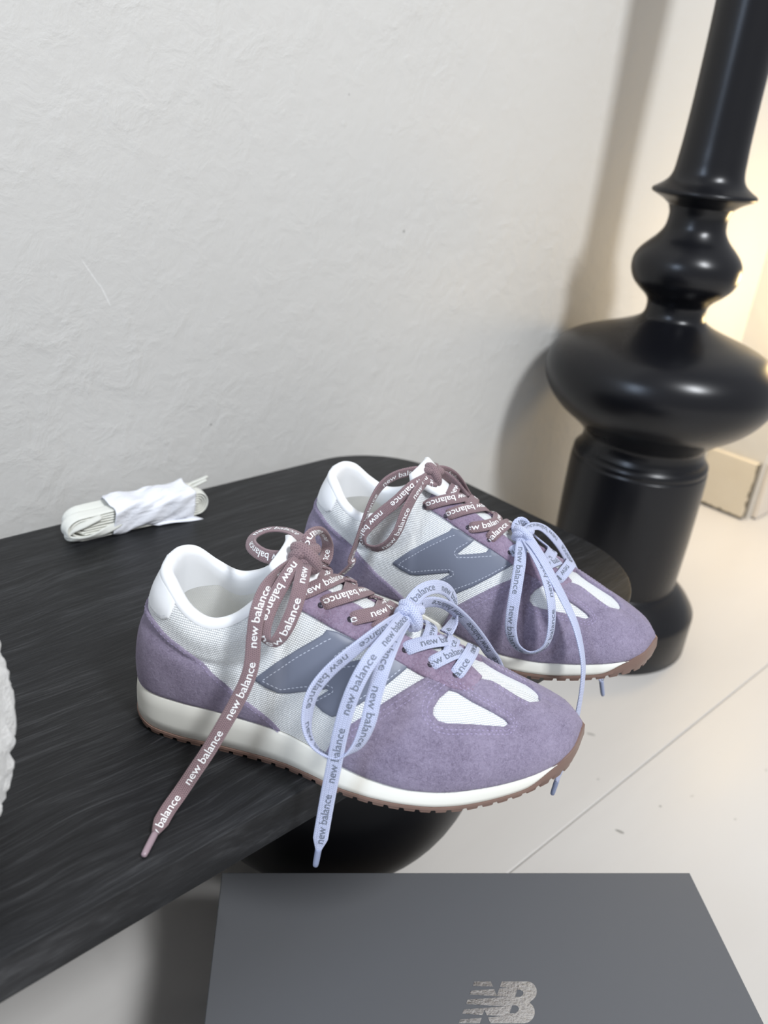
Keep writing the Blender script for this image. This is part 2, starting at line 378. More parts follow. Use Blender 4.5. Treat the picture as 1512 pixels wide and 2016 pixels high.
ca, sa = math.cos(ba), math.sin(ba); W3 = np.stack([W3[:, 0] * ca + W3[:, 1] * sa, -W3[:, 0] * sa + W3[:, 1] * ca, W3[:, 2]], 1)
FOIL = NT('silver_foil'); _c = FOIL.obj(); FOIL.set(Color=(1.0, .98, .94), Metallic=1.0, Roughness=.30, Normal=FOIL.bump(FOIL.noise(_c, 420, 3), .30, .0010))
lg = mesh_obj('foil_logo', W3, F2, FOIL.m, lid, smooth=False); fix_normals(lg)
if lg.data.polygons[0].normal.z < 0: lg.data.flip_normals()

# ================================================================== sneakers
ST = np.array([
 # bottom x, lateral y, medial y, z | top x, lateral y, medial y, z | rise, outward, drop, outward   (mm)
 (4, 0, 0, 28, 19, 0, 0, 101, 28, 3, 22, 8),
 (7, -17, 16, 28, 21, -13, 13, 100, 28, 3, 22, 8),
 (18, -28, 26, 28, 28, -21.5, 21.5, 96.5, 26, 3, 21, 7),
 (38, -32, 30, 27.5, 39, -27.5, 27, 86.5, 22, 3, 20, 5),
 (54, -33, 30.5, 27, 52, -29, 28, 81, 20, 3, 18, 5),
 (69, -34, 31, 26, 65, -28, 27.5, 84.5, 20, 3, 18, 5),
 (82, -35, 31.5, 25, 77, -25, 25, 94, 20, 3, 18, 6),
 (92, -36, 32, 24, 87, -19, 19, 105, 24, 3, 14, 9),
 (98, -37, 33, 23, 91, -9, 9, 108, 24, 3, 8, 12),
 (104, -38, 34, 22, 95, 0, 0, 109, 24, 3, 0, 20),
 (118, -41.5, 36, 19, 111, 0, 0, 102, 24, 4, 0, 21),
 (133, -46, 39.5, 16, 128, .5, .5, 94, 24, 4, 0, 22),
 (151, -49.5, 42, 13.5, 147, 1, 1, 85, 22, 4, 0, 23),
 (170, -51, 43, 12.5, 167, 1.5, 1.5, 76, 21, 4, 0, 24),
 (190, -49, 42, 13.5, 185, .8, .8, 67.5, 19, 4, 0, 25),
 (209, -44, 39, 16, 202, .6, .6, 60, 16, 3, 0, 23),
 (226, -37, 34.5, 18.5, 217, .8, .8, 53, 14, 3, 0, 20),
 (241, -28, 28.5, 21, 230, 1.4, 1.4, 47.5, 12, 3, 0, 17),
 (255, -15, 19, 24, 241, 2.2, 2.2, 42.5, 10, 2, 0, 13),
 (262, 3, 3, 26.5, 249, 2.8, 2.8, 39.5, 7, 2, 0, 9)], float)
NU, NTT = 241, 61
def side_rows(side, n=NU):
    A = crom(ST, n)
    b = np.stack([A[:, 0], A[:, 1] if side < 0 else A[:, 2], A[:, 3]], 1)
    c = np.stack([A[:, 4], A[:, 5] if side < 0 else A[:, 6], A[:, 7]], 1)
    tb = np.gradient(b, axis=0); out = unit(np.stack([tb[:, 1], -tb[:, 0], 0 * tb[:, 0]], 1)) * (1 if side < 0 else -1)
    u = np.linspace(0, 1, n)[:, None]
    for w_, e in ((np.clip((u - .955) / .045, 0, 1), (1., 0, 0)), (np.clip((.03 - u) / .03, 0, 1), (-1., 0, 0))): out = unit(out * (1 - w_) + np.array(e) * w_)
    return A, b, c, out
def normals(S, side):
    return unit(np.cross(np.gradient(S, axis=0), np.gradient(S, axis=1)) * (1 if side < 0 else -1))
def surface(side, pad=1):
    A, b, c, out = side_rows(side); up = np.array([0, 0, 1.])
    p1 = b + up * A[:, 8:9] + out * A[:, 9:10]
    d = b - c; d[:, 2] = 0; L = np.linalg.norm(d, axis=1)[:, None]
    o2 = unit(out * .5 + np.where(L > 6, d / np.maximum(L, 1e-6), out) * .5)
    p2 = c - up * A[:, 10:11] + o2 * A[:, 11:12] * (1 if side < 0 else .78)
    t = np.linspace(0, 1, NTT)[None, :, None]
    S = (1 - t) ** 3 * b[:, None] + 3 * (1 - t) ** 2 * t * p1[:, None] + 3 * (1 - t) * t * t * p2[:, None] + t ** 3 * c[:, None]
    u = np.linspace(0, 1, NU)[:, None]; tt = t[:, :, 0]
    uc = np.interp(u, [0, .08, .2, .33, .41, .45], [.2, .6, 1, 1, .5, 0])
    roll = uc * (2.6 * np.exp(-((tt - .82) / .13) ** 2) - 1.8 * np.exp(-((tt - .54) / .055) ** 2)) * np.clip((1 - tt) / .06, 0, 1)
    return S + normals(S, side) * (roll * pad)[:, :, None]
def blend_ends(D):
    for e, k0 in ((0, 0), (1, NU - 1)):
        m_ = (D[-1][k0] + D[1][k0]) / 2; dl = {s: m_ - D[s][k0] for s in (-1, 1)}
        for q in range(14):
            w_ = (1 - q / 14.) ** 2
            for s in (-1, 1): D[s][k0 + (q if e == 0 else -q)] += dl[s] * w_
    return D
SURF0 = blend_ends({s: surface(s, 0) for s in (-1, 1)})
SURF = blend_ends({s: surface(s) for s in (-1, 1)})
NRM = {s: normals(SURF[s], s) for s in (-1, 1)}
for i in range(int(.47 * NU), NU):      # shared normal along the ridge
    m_ = unit(NRM[-1][i, -1] + NRM[1][i, -1]); NRM[-1][i, -1] = m_; NRM[1][i, -1] = m_
for j in range(NTT):
    for e in (0, NU - 1):
        m_ = NRM[-1][e, j] + NRM[1][e, j]; m_ = unit(m_); NRM[-1][e, j] = m_; NRM[1][e, j] = m_
def bil(G, u, t):
    x = np.clip(u, 0, 1) * (NU - 1); y = np.clip(t, 0, 1) * (NTT - 1)
    i = np.minimum(x.astype(int), NU - 2); j = np.minimum(y.astype(int), NTT - 2); a = (x - i)[:, None]; b = (y - j)[:, None]
    return (G[i, j] * (1 - a) + G[i + 1, j] * a) * (1 - b) + (G[i, j + 1] * (1 - a) + G[i + 1, j + 1] * a) * b
LU, LT = 335.0, 88.0        # rough metric lengths of the (u, t) chart
U_THROAT = 9 / 19.0

def resample(P, step, closed=True):
    P = np.asarray(P, float); Q = np.vstack([P, P[:1]]) if closed else P
    out = []
    for a, b in zip(Q[:-1], Q[1:]):
        n = max(1, int(round(np.linalg.norm(b - a) / step)))
        out += [a + (b - a) * k / n for k in range(n)]
    if not closed: out.append(Q[-1])
    return np.array(out)
class Shoe:
    def __init__(s, ox, oy, deg, mirror):
        s.o = np.array([ox, oy, BT]); a = math.radians(deg); s.a = a; s.m = -1.0 if mirror else 1.0
        s.ex = np.array([math.cos(a), math.sin(a), 0]); s.ey = np.array([-math.sin(a), math.cos(a), 0])
        V = []; F = []; s.key = []
        for side in (-1, 1):
            G = s.real(SURF[side].reshape(-1, 3)); off = len(V); V += [tuple(p) for p in G]
            for i in range(NU - 1):
                for j in range(NTT - 1):
                    q = off + i * NTT + j
                    F.append((q, q + NTT, q + NTT + 1)); F.append((q, q + NTT + 1, q + 1)); s.key.append((side, i, j)); s.key.append((side, i, j))
        s.V = V; s.F = F; s.bvh = BVHTree.FromPolygons(V, F)
        s.bvh0 = BVHTree.FromPolygons([tuple(p) for sd in (-1, 1) for p in s.real(SURF0[sd].reshape(-1, 3))], F)
        s.cam = s.to_local(CAM[None])[0]
        s.pxl = None
    def real(s, P):          # canonical right-shoe millimetres -> this shoe's metres
        return np.asarray(P, float) * np.array([1, s.m, 1]) / 1000.
    def to_local(s, W): d = np.atleast_2d(W) - s.o; return np.stack([d @ s.ex, d @ s.ey, d[:, 2]], 1)
    def dirs(s, px): d = ray_dir(px); return np.stack([d @ s.ex, d @ s.ey, d[:, 2]], 1)
    def hit(s, px, flat=False):
        SF = SURF0 if flat else SURF
        d = s.dirs(px)[0]; r = (s.bvh0 if flat else s.bvh).ray_cast(Vector(s.cam), Vector(unit(d)))
        if r[0] is None:
            P = np.array(s.V); c = P - s.cam; dd = unit(d); dist = np.linalg.norm(np.cross(c, dd), axis=1); k = int(dist.argmin())
            side = -1 if k < NU * NTT else 1; k2 = k % (NU * NTT); i, j = divmod(k2, NTT)
            n = NRM[side][i, j] * np.array([1, s.m, 1]); return P[k], n, side, i / (NU - 1), j / (NTT - 1)
        side, i, j = s.key[r[2]]; p = np.array(r[0]); G = s.real(SF[side][i:i + 2, j:j + 2].reshape(4, 3))
        e1 = G[2] - G[0]; e2 = G[1] - G[0]; A = np.stack([e1, e2], 1); ab = np.linalg.lstsq(A, p - G[0], rcond=None)[0]; ab = np.clip(ab, 0, 1)
        u, t = (i + ab[0]) / (NU - 1), (j + ab[1]) / (NTT - 1)
        n = bil(NRM[side], np.array([u]), np.array([t]))[0] * np.array([1, s.m, 1])
        return p, n, side, u, t
    def at_plane(s, px, y):   # local plane y = const (metres, this shoe's own frame)
        d = s.dirs(px)[0]; return s.cam + d * ((y - s.cam[1]) / d[1])
    def at_z(s, px, z):
        d = s.dirs(px)[0]; return s.cam + d * ((z - s.cam[2]) / d[2])
    def ut(s, pxs, dense=False):
        if dense: pxs = resample(np.array(pxs, float), 4.0, dense == 'closed')
        return [s.hit(tuple(p), True)[3:5] for p in pxs]

REAR_POSE = (.3536, .4353, -62.1)
FRONT = Shoe(.18785, .38111, -51.0, False)
REAR = Shoe(*REAR_POSE, True)

def smooth_poly(P, it=1):
    """corner rounding of an open polyline (Chaikin, ends kept)"""
    P = np.asarray(P, float)
    for _ in range(it):
        Q = [P[0]]
        for a, b in zip(P[:-1], P[1:]): Q += [a * .75 + b * .25, a * .25 + b * .75]
        Q.append(P[-1]); P = np.array(Q)
    return P
def seg_dist(P, A, B):
    d = np.full(len(P), 1e9)
    for a, b in zip(A, B):
        ab = b - a; t = np.clip(((P - a) @ ab) / max(ab @ ab, 1e-12), 0, 1); d = np.minimum(d, np.linalg.norm(P - (a + t[:, None] * ab), axis=1))
    return d
def panel_geo(poly, holes=(), th=1.3, bev=.9, base=.05, step=1.6, seam_t=False, seam_u=False):
    """poly in (u, t); returns canonical data usable for either side"""
    K = np.array([LU, LT]); L = [resample(np.asarray(poly, float) * K, step)] + [resample(np.asarray(h, float) * K, step) for h in holes]
    A = []; B = []
    for lp in L:
        nx = np.roll(lp, -1, 0)
        for a, b in zip(lp, nx):
            if seam_t and a[1] > .997 * LT and b[1] > .997 * LT: continue
            if seam_u and a[0] > .9985 * LU and b[0] > .9985 * LU: continue
            if seam_u and a[0] < .0015 * LU and b[0] < .0015 * LU: continue
            A.append(a); B.append(b)
    A = np.array(A); B = np.array(B)
    lo = L[0].min(0); hi = L[0].max(0); gx, gy = np.meshgrid(np.arange(lo[0] + 1, hi[0], 2.4), np.arange(lo[1] + 1, hi[1], 2.4), indexing='ij')
    X = np.stack([gx.ravel(), gy.ravel()], 1); ins = in_poly(X, L[0])
    for h in L[1:]: ins &= ~in_poly(X, h)
    X = X[ins]; X = X[seg_dist(X, A, B) > 1.6] if len(X) else X
    if seam_t or seam_u: X = X[seg_dist(X, L[0], np.roll(L[0], -1, 0)) > .8]
    ring = []
    for lp in L:
        nx = np.roll(lp, -1, 0); mid = (lp + nx) / 2; tn = unit(nx - lp); nr = np.stack([-tn[:, 1], tn[:, 0]], 1)
        for s_ in (.35, .9):
            for sg in (1, -1): ring.append(mid + nr * s_ * bev * sg)
    ring = np.vstack(ring); ins = in_poly(ring, L[0])
    for h in L[1:]: ins &= ~in_poly(ring, h)
    ring = ring[ins]; dd = seg_dist(ring, A, B); ring = ring[dd > .25 * bev]
    P, F = cdt(L, np.vstack([X, ring]) if len(X) else ring)
    cen = np.array([P[list(f)].mean(0) for f in F]); k = in_poly(cen, L[0])
    for h in L[1:]: k &= ~in_poly(cen, h)
    F = [tuple(f) for f, q in zip(F, k) if q]
    used = sorted({i for f in F for i in f}); mp = {a: b for b, a in enumerate(used)}; P = P[used]; F = [tuple(mp[i] for i in f) for f in F]
    d = seg_dist(P, A, B); h = th * np.sqrt(np.clip(1 - (1 - np.clip(d / bev, 0, 1)) ** 2, 0, 1)) * .65 + th * .35
    # boundary walls
    cnt = {}
    for f in F:
        for i in range(len(f)):
            e = (f[i], f[(i + 1) % len(f)]); cnt[tuple(sorted(e))] = cnt.get(tuple(sorted(e)), []) + [e]
    walls = []
    for k_, e in cnt.items():
        if len(e) == 1:
            m_ = (P[e[0][0]] + P[e[0][1]])[None] / 2
            if seg_dist(m_, A, B)[0] < .2: walls.append(e[0])
    return dict(P=P, F=F, h=h + base, walls=walls)
def panel_both(shoe, name, g, mat, parent):
    a = panel_mesh(shoe, name, g, -1, mat, parent); b_ = panel_mesh(shoe, name, g, 1, mat, parent)
    bm = bmesh.new(); bm.from_mesh(a.data); bm.from_mesh(b_.data); me = b_.data; bpy.data.objects.remove(b_); bpy.data.meshes.remove(me)
    bmesh.ops.remove_doubles(bm, verts=bm.verts, dist=2e-5); bm.to_mesh(a.data); bm.free(); a.name = name
    return a
def panel_mesh(shoe, name, g, side, mat, parent):
    uv = g['P'] / np.array([LU, LT]); S = bil(SURF[side], uv[:, 0], uv[:, 1]); N = unit(bil(NRM[side], uv[:, 0], uv[:, 1]))
    top = S + N * g['h'][:, None]; low = S - N * .4
    V = list(shoe.real(top)); UV = list(g['P'] / 1000.); F = list(g['F']); n = len(V); mp = {}
    for a, b in g['walls']:
        for i in (a, b):
            if i not in mp: mp[i] = len(V); V.append(shoe.real(low[i][None])[0]); UV.append(g['P'][i] / 1000.)
        F.append((b, a, mp[a], mp[b]))
    # orientation: outward
    flip = 0
    for f in g['F'][:40]:
        a, b, c = [V[i] for i in f[:3]]; nn = np.cross(b - a, c - a); flip += 1 if nn @ (N[f[0]] * np.array([1, shoe.m, 1])) < 0 else -1
    if flip > 0: F = [tuple(reversed(f)) for f in F]
    return mesh_obj(name, V, F, mat, parent, uv=UV)
def grid_faces(n, m, off=0, wrap=False):
    F = []
    for i in range(n - 1):
        for j in range(m - 1): q = off + i * m + j; F.append((q, q + m, q + m + 1, q + 1))
    return F

def stitches(shoe, name, lines, side_list, mat, parent, lift, pitch=2.7, dash=1.9, w_=.28):
    """dashes of thread along (u,t) polylines, built as small raised ridges"""
    V = []; F = []
    for side in side_list:
        for ln in lines:
            P = resample(np.asarray(ln, float) * np.array([LU, LT]), .5, False)
            uv = P / np.array([LU, LT]); S = bil(SURF[side], uv[:, 0], uv[:, 1]); N = unit(bil(NRM[side], uv[:, 0], uv[:, 1]))
            s = np.concatenate([[0], np.cumsum(np.linalg.norm(np.diff(S, axis=0), axis=1))])
            k = 0.6
            while k + dash < s[-1]:
                q = np.array([k, k + dash * .5, k + dash])
                C_ = np.stack([np.interp(q, s, S[:, a]) for a in range(3)], 1); Nn = unit(np.stack([np.interp(q, s, N[:, a]) for a in range(3)], 1))
                T = unit(C_[2] - C_[0])[None]; Bn = unit(np.cross(Nn, T)); o_ = len(V)
                for r in range(3):
                    hgt = lift + (.32 if r == 1 else .02); ww = w_ * (1 if r == 1 else .7)
                    for c_ in (C_[r] + Bn[r] * ww + Nn[r] * (lift - .1), C_[r] + Nn[r] * hgt, C_[r] - Bn[r] * ww + Nn[r] * (lift - .1)): V.append(shoe.real(c_[None])[0])
                for r in range(2):
                    for c_ in range(2): a = o_ + r * 3 + c_; F.append((a, a + 3, a + 4, a + 1))
                k += pitch
    return mesh_obj(name, V, F, mat, parent)

# ---- panel outlines (traced once on the photograph, stored in the shoe's own surface chart)
c_heel = FRONT.ut([(309, 1225), (326, 1248), (366, 1278), (399, 1308), (432, 1337), (465, 1367), (498, 1390), (530, 1416), (552, 1432)])
tH = .655
heel_line = [(0.0, tH), (.05, tH - .005)] + [c_heel[0]] + list(c_heel[1:-1]) + [(c_heel[-1][0], 0.0)]
heel_poly = list(smooth_poly(heel_line, 1)) + [(0.0, 0.0)]
tab_line = [(0.0, .70), (.05, .70)] + FRONT.ut([(312, 1168), (324, 1163)])
u_tab = tab_line[-1][0]
tab_poly = [(0.0, .69), (.05, .69), (.09, .70), (.115, .72), (.13, .80), (.135, .985), (.0, .985)]
tab_line = tab_poly[:6]
cap_up = FRONT.ut([(660, 1444), (695, 1423), (744, 1391), (790, 1362), (839, 1333), (862, 1343), (888, 1356), (912, 1360), (945, 1338), (970, 1343), (1011, 1370), (1040, 1385)])
u0 = cap_up[0][0] - .022; tip = cap_up[-1]
cap_line = [(u0, 0.0)] + cap_up[:5]
cap_poly = list(smooth_poly([(u0, 0.0)] + cap_up[:5], 1)) + cap_up[5:8] + list(smooth_poly(cap_up[8:], 1)) + list(smooth_poly([(tip[0] + .008, tip[1] + (1 - tip[1]) * .10), (tip[0] + .026, tip[1] + (1 - tip[1]) * .30), (tip[0] + .040, tip[1] + (1 - tip[1]) * .65), (tip[0] + .044, 1.0)], 1)) + [(1.0, 1.0), (1.0, 0.0)]
tri = FRONT.ut([(884, 1359), (900, 1364), (929, 1382), (970, 1403), (993, 1417), (1000, 1425), (992, 1431), (929, 1426), (880, 1424), (862, 1419), (852, 1407), (853, 1394), (864, 1376)], 'closed')
eye_low = FRONT.ut([(587, 1199), (620, 1217), (650, 1235), (700, 1261), (740, 1280), (777, 1300), (826, 1329), (888, 1358), (930, 1366)], True)
u_ee = FRONT.ut([(948, 1334)])[0]
T_IN = .845
eye_in = FRONT.ut([(925, 1312), (905, 1303), (850, 1280), (797, 1252), (750, 1221), (700, 1191), (645, 1163), (612, 1147)], True)
eye_poly = eye_low + [u_ee] + eye_in + FRONT.ut([(590, 1150), (580, 1170), (582, 1190)])
zN = [(143, 487), (165, 463), (300, 372), (470, 285), (640, 205), (668, 176), (735, 200), (862, 282), (830, 312), (770, 358), (715, 402), (730, 410), (830, 402), (920, 396), (965, 386), (995, 352), (1100, 410), (1225, 480), (1175, 512), (1000, 612), (850, 690), (715, 747), (660, 760), (600, 722), (528, 645), (590, 612), (650, 578), (638, 568), (500, 580), (370, 592), (300, 585), (215, 540)]
n_poly = REAR.ut(zpx(zN, 740, 1000, 4.447), 'closed')
zS = [[(700, 235), (640, 255), (470, 335), (300, 425), (200, 490), (320, 560), (480, 545), (640, 538), (682, 560), (680, 590), (560, 645)], [(810, 300), (710, 355), (685, 395), (705, 433), (820, 435), (1020, 422)], [(1150, 500), (1000, 585), (850, 655), (680, 715)]]
n_st = [REAR.ut(zpx(z, 740, 1000, 4.447), True) for z in zS]
# the logo's top runs under the lace band
def inset(line, d):
    P = resample(np.asarray(line, float) * np.array([LU, LT]), 1.0, False); T = unit(np.gradient(P, axis=0)); Nn = np.stack([-T[:, 1], T[:, 0]], 1)
    return (P + Nn * d) / np.array([LU, LT])
G_heel = panel_geo(heel_poly, th=1.4, seam_u=True)
G_tab = panel_geo(tab_poly, th=.55, bev=1.2, base=.1, seam_u=True)
G_cap = panel_geo(cap_poly, [tri], th=1.5, base=.3, seam_t=True, seam_u=True)
G_eye = panel_geo(eye_poly, th=1.7, base=.1)
G_logo = panel_geo(n_poly, th=.9, bev=.7)
tri_c = list(tri) + [tri[0]]

SOLE_X = [-10, 0, 8, 20, 35, 185, 200, 215, 230, 245, 255, 268]
SOLE_Z = [5, 4, 2.6, .8, 0, 0, 1.2, 3.5, 6.5, 10.5, 14, 18]
FL_X = [0, 20, 60, 100, 118, 135, 152, 170, 190, 215, 235, 262]
FL_Y = [2.0, 2.2, 2.2, 3.2, 4.4, 5.2, 5.0, 4.0, 3.2, 2.3, 2.2, 2.6]
def sole_rows(side, n):
    A, b, c, out = side_rows(side, n); x = b[:, 0]; u = np.linspace(0, 1, n)
    zb = np.interp(x, SOLE_X, SOLE_Z); fl = np.interp(x, FL_X, FL_Y); zo = zb + 4.2
    bump_ = np.clip((u - .865) / .075, 0, 1); bump_ = bump_ * bump_ * (3 - 2 * bump_)
    zo = zo + (b[:, 2] + 1.5 + 4.0 * np.clip((u - .92) / .07, 0, 1) - zo) * bump_
    hb = np.clip(1 - u / .035, 0, 1); hb = hb * hb * (3 - 2 * hb); zo = zo + (b[:, 2] - 1.0 - zo) * hb
    return b, out, zb, zo, fl
def make_sole(shoe, root):
    # midsole
    V = []; F = []; n = 161; rings = []
    for side in (-1, 1):
        b, out, zb, zo, fl = sole_rows(side, n); zm = b[:, 2]; zo2 = np.minimum(zo, zm - .3); off = len(V); H = zm - zo2
        def row(o_, z): q = b + out * o_[:, None]; q[:, 2] = z; return q
        one = np.ones(n)
        R_ = [row(-7 * one, zm - .6), row(.1 * one, zm - .3), row(.9 * one, zm - .15), row(1.5 * one, zm - 1.0), row(1.5 + (fl - 1.5) * .35 + .5, zo2 + H * .62), row(1.5 + (fl - 1.5) * .75 + .4, zo2 + H * .28), row(fl + .1, zo2 + .3), row(fl - .5, zo2), row(-7 * one, zo2)]
        m = len(R_); G = np.stack(R_, 1).reshape(-1, 3); V += list(shoe.real(G)); fs = grid_faces(n, m, off); F += fs
    o = mesh_obj('midsole', V, F, MIDSOLE, root); fix_normals(o)
    # outsole with lugs
    V = []; F = []; n = 721
    mids = []
    for side in (-1, 1):
        b, out, zb, zo, fl = sole_rows(side, n); off = len(V); one = np.ones(n)
        edge = b + out * (fl + .3)[:, None]; s = np.concatenate([[0], np.cumsum(np.linalg.norm(np.diff(edge[:, :2], axis=0), axis=1))])
        ph = (s / 8.6) % 1.0; nt = np.clip(np.minimum((ph - .04) / .07, (.38 - ph) / .07), 0, 1) * 2.3
        flat = np.clip(1 - np.abs(b[:, 0] - 110) / 200, 0, 1)
        def row(o_, z): q = b + out * o_[:, None]; q[:, 2] = z; return q
        toe = np.clip((b[:, 0] - 225) / 30, 0, 1)
        R_ = [row(-4 * one, zo - .4), row(fl - .4, zo), row(fl + .5, zo - .35), row(fl + .55 + toe * .8, zb + (zo - zb) * .55), row(fl + .3, zb + 2.6), row(fl - .1 - nt * .1, zb + nt), row(fl - 5, zb + nt), row(fl - 6, zb + 2.4)]
        m = len(R_); G = np.stack(R_, 1).reshape(-1, 3); V += list(shoe.real(G)); F += grid_faces(n, m, off); mids.append((off, m))
    (o0, m), (o1, _) = mids
    for i in range(n - 1): F.append((o0 + i * m + m - 1, o0 + (i + 1) * m + m - 1, o1 + (i + 1) * m + m - 1, o1 + i * m + m - 1))
    o = mesh_obj('outsole', V, F, GUM, root); fix_normals(o); sharp(o, 40)

def make_upper(shoe, root):
    V = []; F = []; UV = []
    uu, tt = np.meshgrid(np.linspace(0, 1, NU), np.linspace(0, 1, NTT), indexing='ij')
    for side in (-1, 1):
        G = shoe.real(SURF[side].reshape(-1, 3)); off = len(V); V += list(G)
        # metric uv
        S = SURF[side]; su = np.concatenate([[0], np.cumsum(np.linalg.norm(np.diff(S[:, NTT // 2], axis=0), axis=1))]) / 1000.
        sv = np.concatenate([np.zeros((NU, 1)), np.cumsum(np.linalg.norm(np.diff(S, axis=1), axis=2), axis=1)], 1) / 1000.
        UV += list(np.stack([np.repeat(su[:, None], NTT, 1).ravel() + (side + 1) * .2, sv.ravel()], 1))
        F += grid_faces(NU, NTT, off)
    o = mesh_obj('upper', V, F, KNIT, root, uv=UV)
    bm = bmesh.new(); bm.from_mesh(o.data); bmesh.ops.remove_doubles(bm, verts=bm.verts, dist=1e-6); bmesh.ops.recalc_face_normals(bm, faces=bm.faces); bm.to_mesh(o.data); bm.free()
    # collar: rolled binding and lining down to the insole
    iu = int(round(U_THROAT * (NU - 1))) - 4; V = []; F = []; V2 = []; F2_ = []; UV2 = []
    for side in (-1, 1):
        A, b, c, out = side_rows(side); c = SURF[side][:, -1]; up = np.array([0, 0, 1.]); off = len(V)
        inn = unit(np.where(np.arange(NU)[:, None] < 0, 0, np.stack([52 - c[:, 0], -c[:, 1] * 1.4, 0 * c[:, 0]], 1)))
        fl_b = np.stack([b[:, 0], b[:, 1], np.full(NU, 40.)], 1) - out * 4
        fade = np.clip((iu - np.arange(NU)) / 14., .25, 1)[:, None]
        R_ = [SURF[side][:, -4] + NRM[side][:, -4] * .25, SURF[side][:, -3] + NRM[side][:, -3] * .75, c - inn * .9 + up * .5, c + inn * 1.0 + up * 1.7 * fade, c + inn * 3.2 * fade + up * 1.9 * fade, c + inn * 5.2 * fade + up * .6, c + inn * 6.2 * fade - up * 3, c + inn * 5.6 * fade - up * 9]
        q0 = c + inn * 5.2; q0[:, 2] = np.minimum(c[:, 2] - 13, 73); R_.append(q0); nw = len(R_)
        for k in (.3, .6, .8, 1.0): q = q0 * (1 - k) + fl_b * k; q[:, 2] = q0[:, 2] * (1 - k) + 40 * k; R_.append(q)
        G = np.stack(R_, 1)[:iu + 1]; V += list(shoe.real(G[:, :nw].reshape(-1, 3))); F += grid_faces(iu + 1, nw, off)
        G2 = G[:, nw - 1:]; su = np.concatenate([[0], np.cumsum(np.linalg.norm(np.diff(G2[:, 0], axis=0), axis=1))]); sv = np.concatenate([np.zeros((iu + 1, 1)), np.cumsum(np.linalg.norm(np.diff(G2, axis=1), axis=2), axis=1)], 1)
        o2 = len(V2); V2 += list(shoe.real(G2.reshape(-1, 3))); F2_ += grid_faces(iu + 1, G2.shape[1], o2); UV2 += list(np.stack([np.repeat(su[:, None], G2.shape[1], 1).ravel(), sv.ravel()], 1) / 1000.)
    o = mesh_obj('inner_lining', V2, F2_, INSOLE, root, uv=UV2); fix_normals(o)
    o = mesh_obj('collar_lining', V, F, LEATHER_W, root)
    bm = bmesh.new(); bm.from_mesh(o.data); bmesh.ops.remove_doubles(bm, verts=bm.verts, dist=2e-4); bmesh.ops.recalc_face_normals(bm, faces=bm.faces); bm.to_mesh(o.data); bm.free()
    # insole
    n = 61; rows = []
    for side in (-1, 1):
        A, b, c, out = side_rows(side, 241); q = (b - out * 3)[:150:5]; rows.append(q)
    V = []; UV = []; F = []; k = len(rows[0]); m = 9
    for i in range(k):
        for j in range(m):
            s_ = j / (m - 1); p = rows[0][i] * (1 - s_) + rows[1][i] * s_; p[2] = 41 - 2.2 * (1 - (2 * s_ - 1) ** 4) - p[0] * .03; V.append(p); UV.append((p[0] / 1000, p[1] / 1000))
    mesh_obj('insole', shoe.real(np.array(V)), grid_faces(k, m), INSOLE, root, uv=UV)
    # tongue: padded flap rising out of the throat
    cl = crom([(190, 0, 63), (165, 0, 74.2), (140, 0, 85.6), (118, 0, 96.2), (104, 0, 105.5), (95, 0, 112.5), (88, 0, 118), (85, 0, 120.5)], 60)
    m = 15; V = []; F = []
    wd = np.interp(cl[:, 0], [85, 88, 95, 104, 118, 140, 190], [18, 20.5, 18, 13, 9.5, 8, 6])
    tcl = unit(np.gradient(cl, axis=0)); nn = unit(np.cross(tcl, np.array([0, -1., 0]))); nn *= np.sign(nn[:, 2:3])
    for lay in (1, -1):
        off = len(V)
        for i in range(len(cl)):
            e = max(0.0, 1 - abs(i - (len(cl) - 1)) / 6.0); hth = np.interp(cl[i][0], [85, 100, 115], [2.6, 2.4, 1.6]) * math.sqrt(max(0, 1 - e * e))
            for j in range(m):
                s_ = 2 * j / (m - 1) - 1; edge = math.sqrt(max(0, 1 - s_ ** 6))
                p = cl[i] + np.array([0, s_ * wd[i], 0]) - nn[i] * (9.0 * (wd[i] / 22) ** 2 * s_ * s_) + nn[i] * (lay * hth * edge - (.4 if i < 40 else 0)); V.append(p)
        F += grid_faces(len(cl), m, off)
    o = mesh_obj('tongue', shoe.real(np.array(V)), F, LINING, root)
    bm = bmesh.new(); bm.from_mesh(o.data); bmesh.ops.remove_doubles(bm, verts=bm.verts, dist=1e-5); bmesh.ops.recalc_face_normals(bm, faces=bm.faces); bm.to_mesh(o.data); bm.free()

